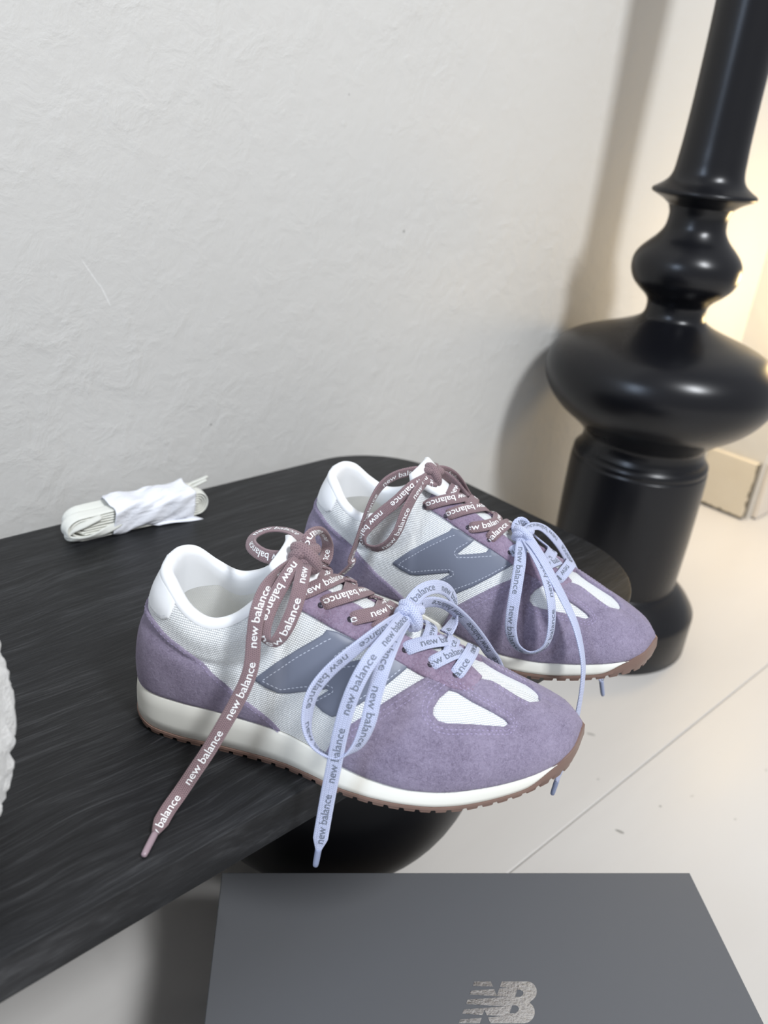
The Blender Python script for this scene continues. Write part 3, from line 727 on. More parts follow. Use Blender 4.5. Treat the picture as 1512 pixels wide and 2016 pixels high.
def nap(shoe, name, g, sides, mat, parent, count, lift):
    """short suede fibres, one sliver triangle each"""
    V = []; F = []
    P = g['P']; tri_ = np.array([f[:3] for f in g['F']])
    ar = np.abs(np.cross(P[tri_[:, 1]] - P[tri_[:, 0]], P[tri_[:, 2]] - P[tri_[:, 0]])); ar /= ar.sum()
    for side in sides:
        k = rng.choice(len(tri_), count, p=ar); r1 = np.sqrt(rng.random(count)); r2 = rng.random(count)
        W = np.stack([1 - r1, r1 * (1 - r2), r1 * r2], 1)
        uv = (P[tri_[k]] * W[:, :, None]).sum(1) / np.array([LU, LT]); h = (g['h'][tri_[k]] * W).sum(1)
        S = bil(SURF[side], uv[:, 0], uv[:, 1]); N = unit(bil(NRM[side], uv[:, 0], uv[:, 1]))
        base = S + N * (h - .05)[:, None]; rd = rng.normal(size=(count, 3)); rd -= (rd * N).sum(1)[:, None] * N; rd = unit(rd)
        Ls = rng.uniform(.6, 1.9, count)[:, None]; side_ = unit(np.cross(N, rd)) * .055
        cv = np.cross(N, rd) * rng.uniform(-.35, .35, count)[:, None]; mid = base + (rd * .55 + cv * .4) * Ls + N * Ls * .14; tipp = base + (rd + cv * 1.3) * Ls + N * Ls * rng.uniform(.02, .30, count)[:, None]
        o_ = len(V); A_ = shoe.real(base - side_); B_ = shoe.real(base + side_); C_ = shoe.real(mid + side_ * .8); D_ = shoe.real(mid - side_ * .8); E_ = shoe.real(tipp)
        V += list(np.stack([A_, B_, C_, D_, E_], 1).reshape(-1, 3)); idx = o_ + np.arange(count) * 5
        F += [(i, i + 1, i + 2, i + 3) for i in idx] + [(i + 3, i + 2, i + 4) for i in idx]
    return tag(mesh_obj(name, V, F, mat, parent, smooth=False), kind='stuff')

# ---- laces -------------------------------------------------------------------
def text_template(txt):
    cu = bpy.data.curves.new('lettering_source', 'FONT'); cu.body = txt; cu.size = 1; cu.resolution_u = 2; cu.fill_mode = 'BOTH'; cu.space_character = .96; cu.offset = .004
    o = bpy.data.objects.new('lettering_source', cu); COL.objects.link(o)
    dg = bpy.context.evaluated_depsgraph_get(); me = o.evaluated_get(dg).to_mesh()
    V = np.array([tuple(v.co) for v in me.vertices])[:, :2]; F = [tuple(p.vertices) for p in me.polygons]
    o.evaluated_get(dg).to_mesh_clear(); bpy.data.objects.remove(o); bpy.data.curves.remove(cu)
    return V - np.array([V[:, 0].min(), 0]), F
TXT_V, TXT_F = text_template('new balance')
TXT_L = TXT_V[:, 0].max()

class Lace:
    """all ribbons of one lace, gathered into one mesh plus its printed lettering"""
    def __init__(s, shoe, width, thick, pitch=.0415, text_len=.0335):
        s.sh = shoe; s.w = width; s.t = thick; s.V = []; s.F = []; s.UV = []; s.TV = []; s.TF = []; s.pitch = pitch; s.tl = text_len; s.agl = []
    def resolve(s, pts):
        P = []; N = []; free = []
        for q in pts:
            px = (q[0], q[1]); md = q[2]; val = q[3]; tw = q[4] if len(q) > 4 else 0
            if md == 's': p, n, *_ = s.sh.hit(px); P.append(p + unit(n) * val / 1000.); N.append(unit(n)); free.append(None); continue
            if md == 'y': p = s.sh.at_plane(px, val / 1000.)
            elif md == 'z': p = s.sh.at_z(px, val / 1000.)
            elif md == 'l': p = np.array(px[:1] + (px[1], val)) / 1000.
            P.append(p); N.append(None); free.append(tw)
        P = np.array(P); T = unit(np.gradient(P, axis=0))
        for i in range(len(P)):
            if N[i] is None:
                v = unit(s.sh.cam - P[i]); n0 = unit(v - (v @ T[i]) * T[i]); b0 = np.cross(T[i], n0); a = math.radians(free[i]); N[i] = math.cos(a) * n0 + math.sin(a) * b0
        return P, np.array(N)
    def ribbon(s, pts, text=0.0, flip=False, wscale=None, back=True, aglet=0.0, tuck=(0, 0), thick=None, width=None, arch=0.0):
        """text: phase of first word in metres (None = no words); tuck: depth in mm that the ends dive into the eyelet"""
        P, N = s.resolve(pts)
        n = max(12, int(np.linalg.norm(np.diff(P, axis=0), axis=1).sum() / .0014))
        P = crom(P, n); N = unit(crom(N, n))
        if arch: P = P + N * (np.sin(np.linspace(0, math.pi, n)) * arch / 1000.)[:, None]
        L = np.concatenate([[0], np.cumsum(np.linalg.norm(np.diff(P, axis=0), axis=1))]); Lt = L[-1]
        for e, dpt in ((0, tuck[0]), (1, tuck[1])):
            if dpt: q = np.clip(1 - (L if e == 0 else Lt - L) / .0045, 0, 1); P = P - N * (q ** 1.5 * dpt / 1000.)[:, None]
        T = unit(np.gradient(P, axis=0)); N = unit(N - (N * T).sum(1)[:, None] * T); B = np.cross(N, T)
        W = np.full(n, (width or s.w) / 2000.)
        if tuck[0]: W *= np.clip(.72 + L / .012, 0, 1)
        if tuck[1]: W *= np.clip(.72 + (Lt - L) / .012, 0, 1)
        H = np.full(n, (thick or s.t) / 2000.)
        if aglet:
            k = np.clip((Lt - L) / .008, 0, 1); W = .0014 + (W - .0014) * k ** .8; H = np.maximum(H, .0013 * (1 - k)); 
        prof = [(-1, 0), (-.93, .72), (-.75, 1), (-.25, 1.05), (.25, 1.05), (.75, 1), (.93, .72), (1, 0), (.93, -.72), (.75, -1), (.25, -1.05), (-.25, -1.05), (-.75, -1), (-.93, -.72)]
        m = len(prof); off = len(s.V)
        for i in range(n):
            for a, b in prof: s.V.append(P[i] + B[i] * a * W[i] + N[i] * b * H[i]); s.UV.append((L[i], (a + 1) / 2))
        for i in range(n - 1):
            for j in range(m): k = (j + 1) % m; s.F.append((off + i * m + j, off + i * m + k, off + (i + 1) * m + k, off + (i + 1) * m + j))
        s.F.append(tuple(off + j for j in range(m - 1, -1, -1))); s.F.append(tuple(off + (n - 1) * m + j for j in range(m)))
        if text is not None:
            sc = s.tl / TXT_L; xh = .55
            for sgn in ((1, -1) if back else (1,)):
                x0 = text - s.pitch
                while x0 < Lt:
                    q = TXT_V * sc; ss = x0 + (s.tl - q[:, 0] if (flip ^ (sgn < 0)) else q[:, 0]); ww = (q[:, 1] - .33 * sc) * (-.84 if flip else .84)
                    fkeep = [f for f in TXT_F if all(.0008 < ss[i] < Lt - .0008 for i in f)]
                    if fkeep:
                        Pi = np.stack([np.interp(ss, L, P[:, a]) for a in range(3)], 1); Ni = np.stack([np.interp(ss, L, N[:, a]) for a in range(3)], 1); Bi = np.stack([np.interp(ss, L, B[:, a]) for a in range(3)], 1); Hi = np.interp(ss, L, H); Wi = np.interp(ss, L, W)
                        ww2 = np.clip(ww, -Wi * .9, Wi * .9)
                        X = Pi + Bi * ww2[:, None] + Ni * (sgn * (Hi * 1.06 + .00012))[:, None]
                        us = sorted({i for f in fkeep for i in f}); mp = {a: len(s.TV) + b for b, a in enumerate(us)}
                        s.TV += [X[i] for i in us]; s.TF += [tuple(mp[i] for i in f) for f in fkeep]
                    x0 += s.pitch
        if aglet: s.agl.append((P[-1] - T[-1] * .001, unit(P[-1] - P[-6])))
        return P
    def cord(s, pts, r):
        """round cord used for knots; pts are shoe-local metres"""
        P = crom(np.asarray(pts), 40); T = unit(np.gradient(P, axis=0)); a = unit(np.cross(T, np.array([.3, .2, .93]))); b = np.cross(T, a); off = len(s.V); m = 12
        L = np.concatenate([[0], np.cumsum(np.linalg.norm(np.diff(P, axis=0), axis=1))]); e = np.sqrt(np.clip(np.minimum(np.arange(40), 39 - np.arange(40)) / 3., 0.05, 1))
        for i in range(40):
            for j in range(m): q = 2 * math.pi * j / m; s.V.append(P[i] + (a[i] * math.cos(q) + b[i] * math.sin(q)) * r * e[i]); s.UV.append((L[i], abs(2 * j / m - 1)))
        for i in range(39):
            for j in range(m): k = (j + 1) % m; s.F.append((off + i * m + j, off + i * m + k, off + (i + 1) * m + k, off + (i + 1) * m + j))
    def knot(s, px, y, size=1.0, tilt=0.0):
        c = s.sh.at_plane(px, y / 1000.); v = unit(s.sh.cam - c); r = unit(np.cross(np.array([0, 0, 1.]), v)); up = np.cross(v, r)
        ct, st_ = math.cos(math.radians(tilt)), math.sin(math.radians(tilt)); r, up = r * ct + up * st_, up * ct - r * st_
        k = .001 * size
        f = lambda a, b, d: c + (r * a + up * b + v * d) * k
        s.cord([f(-6.5, 1.5, -1), f(-4, 3.4, 2.5), f(0, 2.6, 4.6), f(4, .4, 4), f(6.2, -2.4, 1), f(4.5, -4, -2.5), f(0, -3, -4)], .0031 * size)
        s.cord([f(-4, -4.5, -1.5), f(-4.8, -1, 2), f(-2.2, 1.2, 4.4), f(1.5, 3.6, 3), f(3.4, 5, 0), f(1, 4.4, -3), f(-2, 1, -4)], .0029 * size)
        s.cord([f(3, -6, -1.5), f(5, -3.4, 1.4), f(2.6, -1.4, 3), f(-2, -2.6, 2.4), f(-5, -1.5, -1)], .0028 * size)
    def build(s, name, mat, pmat, amat, parent, label):
        o = tag(mesh_obj(name, s.V, s.F, mat, parent, uv=s.UV), label)
        if s.TV: t = mesh_obj('lettering', s.TV, s.TF, pmat, o, smooth=False)
        for p, d in s.agl:
            a = unit(np.cross(d, np.array([.2, .9, .3]))); b = np.cross(d, a); V = []; m = 14
            rr = [(0, .0), (0, .00165), (.0015, .0018), (.011, .0017), (.0135, .0015), (.0142, .0009), (.0143, 0)]
            for h, r in rr:
                for j in range(m): q = 2 * math.pi * j / m; V.append(p + d * h + (a * math.cos(q) + b * math.sin(q)) * r)
            F = [(i * m + j, i * m + (j + 1) % m, (i + 1) * m + (j + 1) % m, (i + 1) * m + j) for i in range(len(rr) - 1) for j in range(m)]
            mesh_obj('aglet', V, F, amat, o)
        return o
def eyelets(shoe, pxs, parent):
    for px in pxs:
        p, n, *_ = shoe.hit(px); n = unit(n); a = unit(np.cross(n, np.array([.1, .3, .9]))); b = np.cross(n, a); c = p + n * .0017; m = 20
        V = [c + n * .0001] + [c + (a * math.cos(6.2832 * j / m) + b * math.sin(6.2832 * j / m)) * .0018 + n * .0001 for j in range(m)]
        mesh_obj('eyelet', V, [(0, 1 + j, 1 + (j + 1) % m) for j in range(m)], HOLE, parent, smooth=False)

def make_shoe(shoe, label, front):
    root = tag(empty('sneaker', tuple(shoe.o), shoe.a), label, 'sneaker', 'pair of lilac sneakers on the bench')
    make_sole(shoe, root); make_upper(shoe, root)
    near = -1 if shoe.m > 0 else 1
    h = panel_both(shoe, 'heel_counter', G_heel, SUEDE, root)
    tb_ = panel_both(shoe, 'heel_tab', G_tab, LEATHER_W, root); stitches(shoe, 'stitching', [inset(smooth_poly(tab_poly[:5], 1), 2.0)], [-1, 1], THREAD_W, tb_, .62, 2.6, 1.8)
    c = panel_both(shoe, 'toe_cap', G_cap, SUEDE, root)
    for side in (-1, 1):
        stitches(shoe, 'stitching', [inset(smooth_poly(heel_line, 1), -2.0)], [side], THREAD_L, h, 1.45)
        e = panel_mesh(shoe, 'eyestay', G_eye, side, SUEDE_P, root)
        stitches(shoe, 'stitching', [inset(cap_line, -2.2), inset(cap_line, -4.4), inset(tri_c, 3.0), inset(tri_c, 5.2), inset(smooth_poly(cap_up[9:], 1), -2.4), inset(smooth_poly(cap_up[9:], 1), -4.6)], [side], THREAD_L, c, 1.75, 2.5, 1.7)
        lgo = tag(panel_mesh(shoe, 'side_logo', G_logo, side, LOGO_G, root), 'slate grey letter N patch with pale stitching')
        stitches(shoe, 'stitching', n_st, [side], THREAD_G, lgo, .95, 2.5, 1.75)
        nap(shoe, 'suede_nap', G_heel, [side], NAP, h, 4200 if side == near else 900, 0)
        nap(shoe, 'suede_nap', G_cap, [side], NAP, c, 9000 if side == near else 5000, 0)
        nap(shoe, 'suede_nap', G_eye, [side], NAP, e, 1800 if side == near else 900, 0)
    return root

front = make_shoe(FRONT, 'lilac suede and white mesh sneaker overhanging the front edge of the bench', True)
rear = make_shoe(REAR, 'lilac suede and white mesh sneaker behind the other, its toe beside the black column', False)

# ---- front sneaker laces
m = Lace(FRONT, 8.0, 1.5)
m.ribbon([(634, 1150, 's', 3), (641, 1122, 's', 4), (650, 1093, 's', 3.5), (648, 1080, 's', 1)], text=.004, flip=False)
m.ribbon([(585, 1170, 's', 2.2), (605, 1165, 's', 3.2), (640, 1152, 's', 3.6), (672, 1144, 's', 3.4), (690, 1138, 's', 2)], text=.002)
m.ribbon([(683, 1172, 's', 2.5), (690, 1150, 's', 3.6), (697, 1127, 's', 3.8), (690, 1112, 's', 2)], text=.010, arch=.6)
m.ribbon([(629, 1193, 's', 1.6), (646, 1186, 's', 3.0), (690, 1177, 's', 4.2), (722, 1171, 's', 3.8), (733, 1166, 's', 2)], text=.003, flip=True, tuck=(2.2, 0))
m.ribbon([(745, 1208, 's', 2), (750, 1186, 's', 3), (745, 1163, 's', 3), (736, 1152, 's', 1)], text=.004)
m.ribbon([(685, 1222, 's', 1.6), (703, 1218, 's', 3.0), (735, 1213, 's', 3.8), (762, 1205, 's', 3.4), (775, 1198, 's', 2)], text=-.029, tuck=(2.2, 0))
m.ribbon([(738, 1242, 's', 1.5), (752, 1226, 's', 3.2), (768, 1204, 's', 4.4), (778, 1188, 's', 3)], text=None)
# bow: hanging loop, back loop, top fold, long end
m.ribbon([(600, 1100, 'y', -6), (585, 1108, 'y', -16), (562, 1140, 'y', -25), (540, 1178, 'y', -33), (524, 1216, 'y', -40), (519, 1245, 'y', -43, 25), (529, 1263, 'y', -44, 65), (546, 1261, 'y', -43, 40), (563, 1236, 'y', -41, 10), (580, 1196, 'y', -36), (592, 1150, 'y', -28), (600, 1112, 'y', -14)], text=.012)
m.ribbon([(602, 1092, 'y', -4), (585, 1088, 'y', -2), (555, 1097, 'y', 0), (525, 1095, 'y', 3, -10), (503, 1083, 'y', 8, -20), (494, 1069, 'y', 16, -45), (503, 1053, 'y', 24, -65), (530, 1043, 'y', 28, -72), (562, 1044, 'y', 26, -70), (588, 1055, 'y', 18, -55), (603, 1076, 'y', 6, -20)], text=.011)
m.ribbon([(600, 1096, 'y', -8), (605, 1078, 'y', -6), (611, 1058, 'y', -3, 15), (623, 1048, 'y', 4, 45), (637, 1052, 'y', 14, 60), (645, 1070, 'y', 20, 40), (643, 1092, 'y', 18, 20), (636, 1106, 'y', 12)], text=.003, flip=True)
m.ribbon([(593, 1100, 'y', -8), (572, 1110, 'y', -14, -50), (546, 1131, 'y', -22, -45), (522, 1163, 'y', -32, -15), (507, 1205, 'y', -41), (500, 1252, 'y', -45, 12), (496, 1303, 'y', -49), (486, 1340, 'y', -52), (466, 1382, 'y', -56), (437, 1433, 'y', -61), (409, 1480, 'y', -66), (382, 1520, 'y', -71), (355, 1560, 'y', -77), (331, 1594, 'z', 3.5), (316, 1620, 'z', 2.6), (304, 1643, 'z', 2.2)], text=.026, flip=True, aglet=1)
m.knot((600, 1097), -7, 1.15, -15)
m.build('mauve_shoelace', LACE_M, PRINT_W, AGLET_M, front, 'mauve brown lace with white lettering')
b = Lace(FRONT, 8.0, 1.4)
b.ribbon([(792, 1283, 's', 1.6), (806, 1277, 's', 3), (838, 1271, 's', 4), (866, 1269, 's', 3.4), (874, 1262, 's', 1.6)], text=-.031, tuck=(2.2, 0))
b.ribbon([(842, 1312, 's', 1.6), (858, 1304, 's', 3), (885, 1294, 's', 3.6), (910, 1288, 's', 2.5)], text=-.003, tuck=(2.2, 0))
b.ribbon([(892, 1334, 's', 1.6), (902, 1321, 's', 3.4), (917, 1299, 's', 4.6), (930, 1279, 's', 4.2), (935, 1270, 's', 2)], text=-.020, tuck=(2.2, 0))
b.ribbon([(836, 1272, 's', 2), (843, 1248, 's', 3.6), (846, 1228, 's', 4), (838, 1214, 's', 3)], text=.003, flip=False)
b.ribbon([(880, 1292, 's', 2.4), (886, 1272, 's', 3.4), (890, 1256, 's', 3.2), (882, 1244, 's', 1.5)], text=.020)
b.ribbon([(802, 1207, 'y', -4), (786, 1220, 'y', -14), (745, 1244, 'y', -34, -35), (692, 1284, 'y', -46, -38), (645, 1325, 'y', -54, -38), (615, 1366, 'y', -60, -40), (604, 1415, 'y', -63, -48), (611, 1456, 'y', -65, -66), (636, 1484, 'y', -66, -80), (672, 1489, 'y', -66, -76), (703, 1469, 'y', -65, -125), (724, 1425, 'y', -63, -165), (738, 1366, 'y', -57, -178), (757, 1305, 'y', -48, -180), (781, 1247, 'y', -26, -180), (798, 1218, 'y', -8, -180)], text=.012)
b.ribbon([(800, 1212, 'y', -7), (784, 1230, 'y', -22), (762, 1258, 'y', -38), (731, 1296, 'y', -52), (704, 1342, 'y', -60), (684, 1392, 'y', -64), (669, 1448, 'y', -67), (657, 1510, 'y', -69), (647, 1560, 'y', -70), (638, 1610, 'y', -71), (631, 1650, 'y', -72), (627, 1672, 'y', -72)], text=.004, flip=True, aglet=1)
b.ribbon([(804, 1200, 'y', -4), (813, 1182, 'y', 0), (832, 1163, 'y', 8), (857, 1155, 'y', 18, -8), (880, 1162, 'y', 28, -25), (895, 1183, 'y', 34, -60), (897, 1207, 'y', 34, -100), (890, 1228, 'y', 29, -140), (878, 1246, 'y', 20, -165)], text=-.008)
b.ribbon([(806, 1204, 'y', -4), (818, 1197, 'y', 2, 30), (847, 1185, 'y', 12, 45), (882, 1193, 'y', 24, 45), (915, 1220, 'y', 35, 35), (942, 1252, 'y', 44, 30), (963, 1283, 'y', 50, 30), (974, 1298, 'y', 54, 30), (218, 58, 'l', 17, 30), (222, 61, 'l', 6, 30)], text=.02, flip=True, aglet=0)
b.knot((806, 1210), -5, 1.05, -25)
b.build('periwinkle_shoelace', LACE_B, PRINT_G, AGLET_B, front, 'pale periwinkle lace with grey lettering')
eyelets(FRONT, [(631, 1192.5), (688, 1221), (795, 1281.5), (845, 1310), (894, 1331)], front)

# ---- rear sneaker laces
m = Lace(REAR, 8.0, 1.5)
m.ribbon([(834, 997, 's', 1.6), (848, 993, 's', 3), (875, 987, 's', 3.8), (905, 984, 's', 3.2), (917, 980, 's', 1.6)], text=.002, flip=True, tuck=(2.2, 0))
m.ribbon([(876, 1017, 's', 1.6), (890, 1012, 's', 3), (915, 1006, 's', 3.8), (945, 1005, 's', 3.2), (958, 1003, 's', 1.6)], text=.002, flip=True, tuck=(2.2, 0))
m.ribbon([(919, 1039, 's', 1.6), (932, 1040, 's', 3), (955, 1038, 's', 3.8), (978, 1032, 's', 3)], text=-.003, tuck=(2.2, 0))
m.ribbon([(960, 1066, 's', 1.6), (969, 1056, 's', 3.4), (986, 1043, 's', 5), (1003, 1031, 's', 4.2), (1009, 1026, 's', 2)], text=-.014, tuck=(2.2, 0))
m.ribbon([(884, 980, 's', 3), (891, 965, 's', 4), (893, 950, 's', 3)], text=.001)
m.ribbon([(921, 1000, 's', 3), (928, 988, 's', 4), (926, 974, 's', 2.6)], text=.012)
m.ribbon([(975, 1036, 's', 2), (975, 1018, 's', 3.4), (968, 1004, 's', 2)], text=.003)
m.ribbon([(846, 968, 's', 3), (845, 952, 's', 6), (848, 936, 's', 10)], text=.001, flip=True)
m.ribbon([(849, 934, 'y', -5), (838, 943, 'y', -14), (812, 958, 'y', -26), (782, 986, 'y', -34), (750, 1012, 'y', -40), (725, 1036, 'y', -44, 10), (713, 1055, 'y', -46, 40), (720, 1073, 'y', -47, 75), (741, 1080, 'y', -48, 60), (765, 1069, 'y', -47, 50), (783, 1045, 'y', -45, 45), (798, 1008, 'y', -40, 40), (820, 968, 'y', -28, 45), (842, 940, 'y', -10, 40)], text=.008)
m.ribbon([(848, 930, 'y', -4), (832, 927, 'y', -6, -30), (806, 929, 'y', -12, -38), (775, 938, 'y', -20, -45), (750, 957, 'y', -28, -55), (731, 988, 'y', -36, -66), (716, 1026, 'y', -42, -70), (704, 1062, 'y', -46, -70), (691, 1098, 'y', -50, -70), (686, 1118, 'y', -52, -70), (30, -66, 'l', 22, -70), (26, -72, 'l', 4, -60)], text=.004, flip=True)
m.ribbon([(852, 931, 'y', -3), (868, 926, 'y', 4, 30), (888, 931, 'y', 12, 50), (905, 946, 'y', 18, 60), (916, 964, 'y', 20, 60), (924, 980, 'y', 18, 50)], text=.002)
m.ribbon([(854, 934, 'y', -4), (870, 934, 'y', -1, 40), (890, 946, 'y', 2, 50), (908, 966, 'y', 4, 50), (919, 980, 'y', 4, 40)], text=None)
m.knot((851, 934), -5, 1.0, -30)
m.build('mauve_shoelace', LACE_M, PRINT_W, AGLET_M, rear, 'mauve brown lace with white lettering')
b = Lace(REAR, 8.0, 1.4)
b.ribbon([(1001, 1090, 's', 1.6), (1010, 1087, 's', 3), (1030, 1080, 's', 3.5)], text=-.02, tuck=(2.2, 0))
b.ribbon([(1044, 1058, 's', 6), (1058, 1062, 's', 5), (1074, 1073, 's', 4), (1086, 1086, 's', 2)], text=.002, flip=True)
b.ribbon([(1074, 1106, 's', 3), (1081, 1094, 's', 4), (1084, 1082, 's', 2.6)], text=.012)
b.ribbon([(1060, 1122, 's', 1.6), (1078, 1114, 's', 3.4), (1095, 1108, 's', 2.6)], text=-.002)
b.ribbon([(1092, 1146, 's', 1.6), (1102, 1136, 's', 3.4), (1116, 1119, 's', 4.4), (1122, 1106, 's', 3), (1124, 1099, 's', 1)], text=-.016, flip=True, tuck=(2.2, 0))
b.ribbon([(1026, 1056, 'y', -6), (1020, 1048, 'y', -3), (1018, 1036, 'y', 0), (1024, 1028, 'y', 4, 20), (1036, 1033, 'y', 8, 50), (1042, 1046, 'y', 6, 60)], text=.003, flip=True)
b.ribbon([(1029, 1060, 'y', -8), (1026, 1080, 'y', -18), (1023, 1112, 'y', -28), (1016, 1158, 'y', -40), (1008, 1208, 'y', -48), (1006, 1244, 'y', -51, 20), (1018, 1273, 'y', -53, 60), (1046, 1285, 'y', -54, 85), (1073, 1272, 'y', -53, 75), (1085, 1238, 'y', -51, 60), (1085, 1184, 'y', -45, 52), (1072, 1133, 'y', -34, 50), (1053, 1092, 'y', -22, 48), (1036, 1062, 'y', -9, 40)], text=.010)
b.ribbon([(1034, 1058, 'y', -7), (1048, 1070, 'y', -14, -45), (1069, 1102, 'y', -24, -50), (1091, 1143, 'y', -32, -52), (1112, 1184, 'y', -38, -55), (1131, 1226, 'y', -44, -60), (1142, 1266, 'y', -49, -66), (1148, 1306, 'y', -53, -72), (1147, 1342, 'y', -55, -74), (1141, 1384, 'y', -56, -74), (1131, 1430, 'y', -57, -70), (1117, 1475, 'y', -58, -66), (1104, 1513, 'y', -58, -62), (1096, 1537, 'y', -58, -60)], text=None, aglet=1)
b.ribbon([(1032, 1052, 'y', -4), (1040, 1041, 'y', 0, -40), (1056, 1036, 'y', 8, -52), (1076, 1045, 'y', 16, -50), (1098, 1068, 'y', 24, -48), (1117, 1098, 'y', 32, -48), (1132, 1126, 'y', 38, -50), (1158, 1190, 'y', 46, -50), (1174, 1260, 'y', 47, -50), (1181, 1315, 'y', 47, -40), (1184, 1342, 'y', 47, -30)], text=.006, flip=True, aglet=1)
b.knot((1030, 1056), -6, 1.0, -10)
b.build('periwinkle_shoelace', LACE_B, PRINT_G, AGLET_B, rear, 'pale periwinkle lace with grey lettering')
eyelets(REAR, [(836, 996.5), (878, 1016), (921, 1039.5), (962, 1064), (1003, 1089), (1094, 1144)], rear)

# ================================================================== spare laces in a paper wrap
A0 = on_z((128, 1062), BT)[0]; A1 = on_z((402, 1000), BT)[0]
bd = A1 - A0; BL = float(np.linalg.norm(bd[:2])); bang = math.atan2(bd[1], bd[0])
bun = tag(empty('shoelace_bundle', (A0[0], A0[1], BT), bang), 'bundle of folded ivory shoelaces wrapped in white paper on the bench by the wall', 'shoelaces')
IVORY = mat_lace('ivory_braid', (.66, .66, .56), (.86, .86, .79), 4, .5)
PAPER = NT('white_paper'); _c = PAPER.obj(); PAPER.set(Color=(.82, .83, .87), Roughness=.55, Normal=PAPER.bump(PAPER.noise(PAPER.mapping(_c, (.6, 1, 1)), 70, 4, .6, .6), .6, .004))
class Dummy: pass
def free_ribbon(P, N, w_, t_, V, F, UV):
    n = max(16, int(np.linalg.norm(np.diff(P, axis=0), axis=1).sum() / .0016)); P = crom(P, n); N = unit(crom(N, n)); T = unit(np.gradient(P, axis=0)); N = unit(N - (N * T).sum(1)[:, None] * T); B = np.cross(N, T)
    L = np.concatenate([[0], np.cumsum(np.linalg.norm(np.diff(P, axis=0), axis=1))]); prof = [(-1, 0), (-.85, .8), (-.5, 1), (.5, 1), (.85, .8), (1, 0), (.85, -.8), (.5, -1), (-.5, -1), (-.85, -.8)]; m = len(prof); off = len(V)
    for i in range(n):
        for a, b_ in prof: V.append(P[i] + B[i] * a * w_ / 2 + N[i] * b_ * t_ / 2); UV.append((L[i], (a + 1) / 2))
    for i in range(n - 1):
        for j in range(m): k = (j + 1) % m; F.append((off + i * m + j, off + i * m + k, off + (i + 1) * m + k, off + (i + 1) * m + j))
    F.append(tuple(off + j for j in range(m - 1, -1, -1))); F.append(tuple(off + (n - 1) * m + j for j in range(m)))
# strands: flat laces folded to and fro, nested turns, two columns side by side
ZC = .0117
for col_, y0_ in enumerate((-.0066, .0060)):
    for k in range(5):
        r = .0017 + .0022 * k; jit = .0018 * math.sin(4.1 * k + 2.3 * col_); xl = .0135 + .004 * col_ + jit; xr = BL - .0125 - .003 * ((k * 3 + col_) % 3) / 2; yy = y0_ + .0006 * math.sin(7 * k + col_)
        P = []; N = []
        for a in np.linspace(-90, 90, 9): c_, s_ = math.cos(math.radians(a)), math.sin(math.radians(a)); P.append((xr + r * c_, yy, ZC + r * s_)); N.append((c_, -.12, s_))
        for x in np.linspace(xr - .018, xl + .014, 5): P.append((x, yy + .0005 * math.sin(x * 90 + k), ZC + r + .0002 * math.sin(x * 150 + 2 * k))); N.append((0, -.10, 1))
        for a in np.linspace(90, 270, 11): c_, s_ = math.cos(math.radians(a)), math.sin(math.radians(a)); P.append((xl + r * c_ * 1.35, yy - .0008 * (1 + c_), ZC + r * s_)); N.append((c_, -.15, s_))
        for x in np.linspace(xl + .014, xr - .018, 5): P.append((x, yy + .0004 * math.sin(x * 80 + k), ZC - r)); N.append((0, -.05, -1))
        P.append(P[0]); N.append(N[0])
        V = []; F = []; UV = []; free_ribbon(np.array(P), np.array(N, float), .0108, .0019, V, F, UV); mesh_obj('lace_strand', V, F, IVORY, bun, uv=UV)
# one turn of lace lying slack round the folded end
V = []; F = []; UV = []; free_ribbon(np.array([(BL * .36, -.0128, .0125), (.034, -.0142, .0090), (.018, -.0142, .0052), (.006, -.0125, .0046), (-.001, -.0085, .0060), (.002, -.0100, .0120), (.012, -.0128, .0165), (.026, -.0122, .0205)]), np.array([(0, -1, .3), (0, -1, .5), (-.2, -.8, -.6), (-.8, -.5, -.5), (-1, -.3, .1), (-.8, -.6, .5), (-.3, -.7, .8), (0, -.6, 1)], float), .0060, .0017, V, F, UV); mesh_obj('lace_strand', V, F, IVORY, bun, uv=UV)
for q, (yy, zz) in enumerate(((.006, .0228), (.001, .0222))):
    V = []; F = []; UV = []; free_ribbon(np.array([(BL * .78, yy, zz - .002), (BL - .012, yy + .001, zz), (BL + .004 + .004 * (1 - q), yy + .003, zz + .003)]), np.array([(0, 0, 1.), (0, 0, 1), (0, 0, 1)]), .0028, .0026, V, F, UV); mesh_obj('aglet_end', V, F, IVORY, bun, uv=UV)
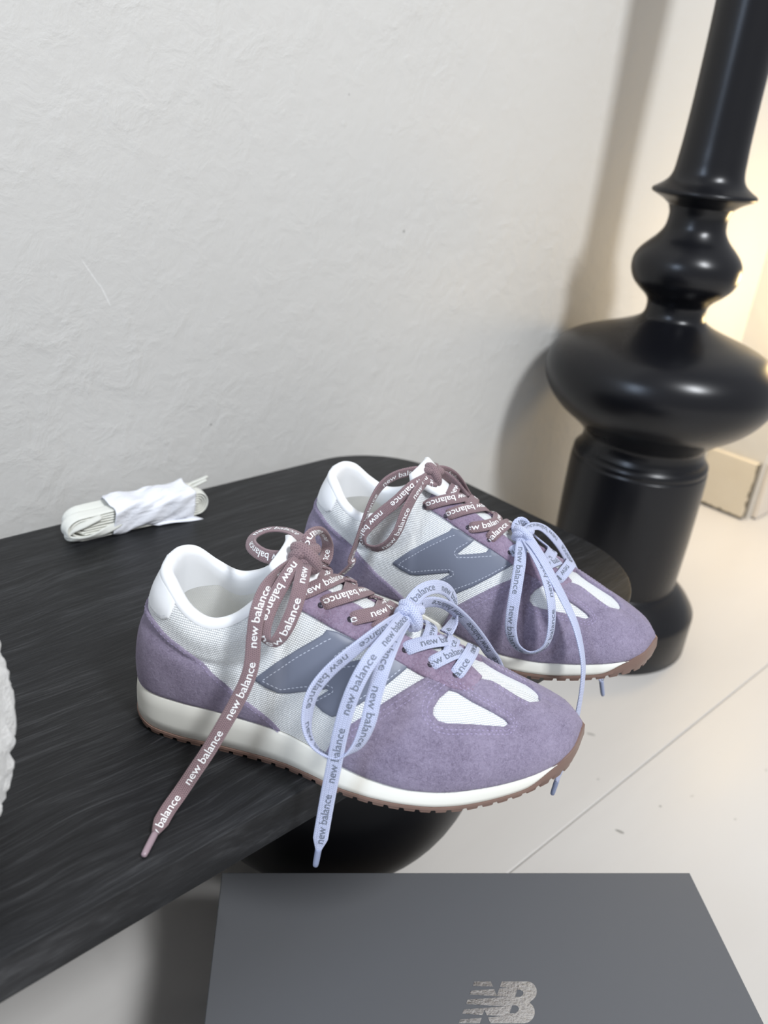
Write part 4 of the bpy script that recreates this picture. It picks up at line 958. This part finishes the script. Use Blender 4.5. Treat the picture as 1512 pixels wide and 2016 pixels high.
# paper wrap: creased sleeve, pinched in the middle
n, m = 70, 40; V = []; F = []
for i in range(n):
    s_ = i / (n - 1); x = BL * (.29 + .58 * s_); pin = 1 - .06 * math.exp(-((s_ - .42) / .12) ** 2)
    for j in range(m):
        a = 2 * math.pi * j / m; cr = .0006 * math.sin(5 * a + 9 * s_) + .0007 * math.sin(2 * a - 14 * s_ + 1) + .0005 * math.sin(9 * a + 23 * s_)
        ry, rz = .0150 * pin + cr, .0139 * pin + cr
        ca_, sa_ = math.cos(a), math.sin(a); e = .55
        y = math.copysign(abs(ca_) ** e, ca_) * ry; z = .0137 + math.copysign(abs(sa_) ** e, sa_) * rz
        V.append((x + .0015 * math.sin(a * 3), y, max(z, .0003)))
for i in range(n - 1):
    for j in range(m): k = (j + 1) % m; F.append((i * m + j, (i + 1) * m + j, (i + 1) * m + k, i * m + k))
wrap = mesh_obj('paper_wrap', V, F, PAPER.m, bun); sd = wrap.modifiers.new('thickness', 'SOLIDIFY'); sd.thickness = .0003
V = []; F = []
for i in range(9):
    s_ = i / 8
    for j in range(4):
        q = j / 3; V.append((BL * (.55 + .31 * s_) + .006 * q, -.0120 - .0085 * q * (.25 + .75 * s_), .0022 - .0014 * q + .0006 * math.sin(6 * s_)))
mesh_obj('paper_flap', V, grid_faces(9, 4), PAPER.m, bun).modifiers.new('thickness', 'SOLIDIFY').thickness = .0003

# ================================================================== boucle cushion at the left
BC = NT('white_boucle'); _c = BC.obj(); BC.set(Color=BC.mix(BC.noise(_c, 90, 3), (.62, .61, .58), (.82, .81, .78)), Roughness=.95, Sheen=.3, Normal=BC.bump(BC.noise(_c, 380, 4, .65), .8, .003))
bm = bmesh.new(); bmesh.ops.create_icosphere(bm, subdivisions=6, radius=1)
cu = [Vector(v) for v in unit(rng.normal(size=(900, 3)))]
from mathutils.kdtree import KDTree
kd = KDTree(len(cu)); [kd.insert(v, i) for i, v in enumerate(cu)]; kd.balance()
for v in bm.verts:
    n_ = v.co.normalized(); (_, _, d1), (_, _, d2) = kd.find_n(n_, 2); bmp = max(0, 1 - (d1 / .062) ** 2) * .0032
    z = n_.z; sq = Vector((n_.x, n_.y, math.copysign(abs(z) ** .85, z)))
    v.co = Vector((sq.x * (.071 + bmp), sq.y * (.071 + bmp), sq.z * (.086 + bmp)))
cus = bm_obj('boucle_cushion', bm, BC.m, None, True); cus.location = (.022, .333, BT + .0865)
tag(cus, 'nubbly white boucle cushion lying on the bench', 'cushion')
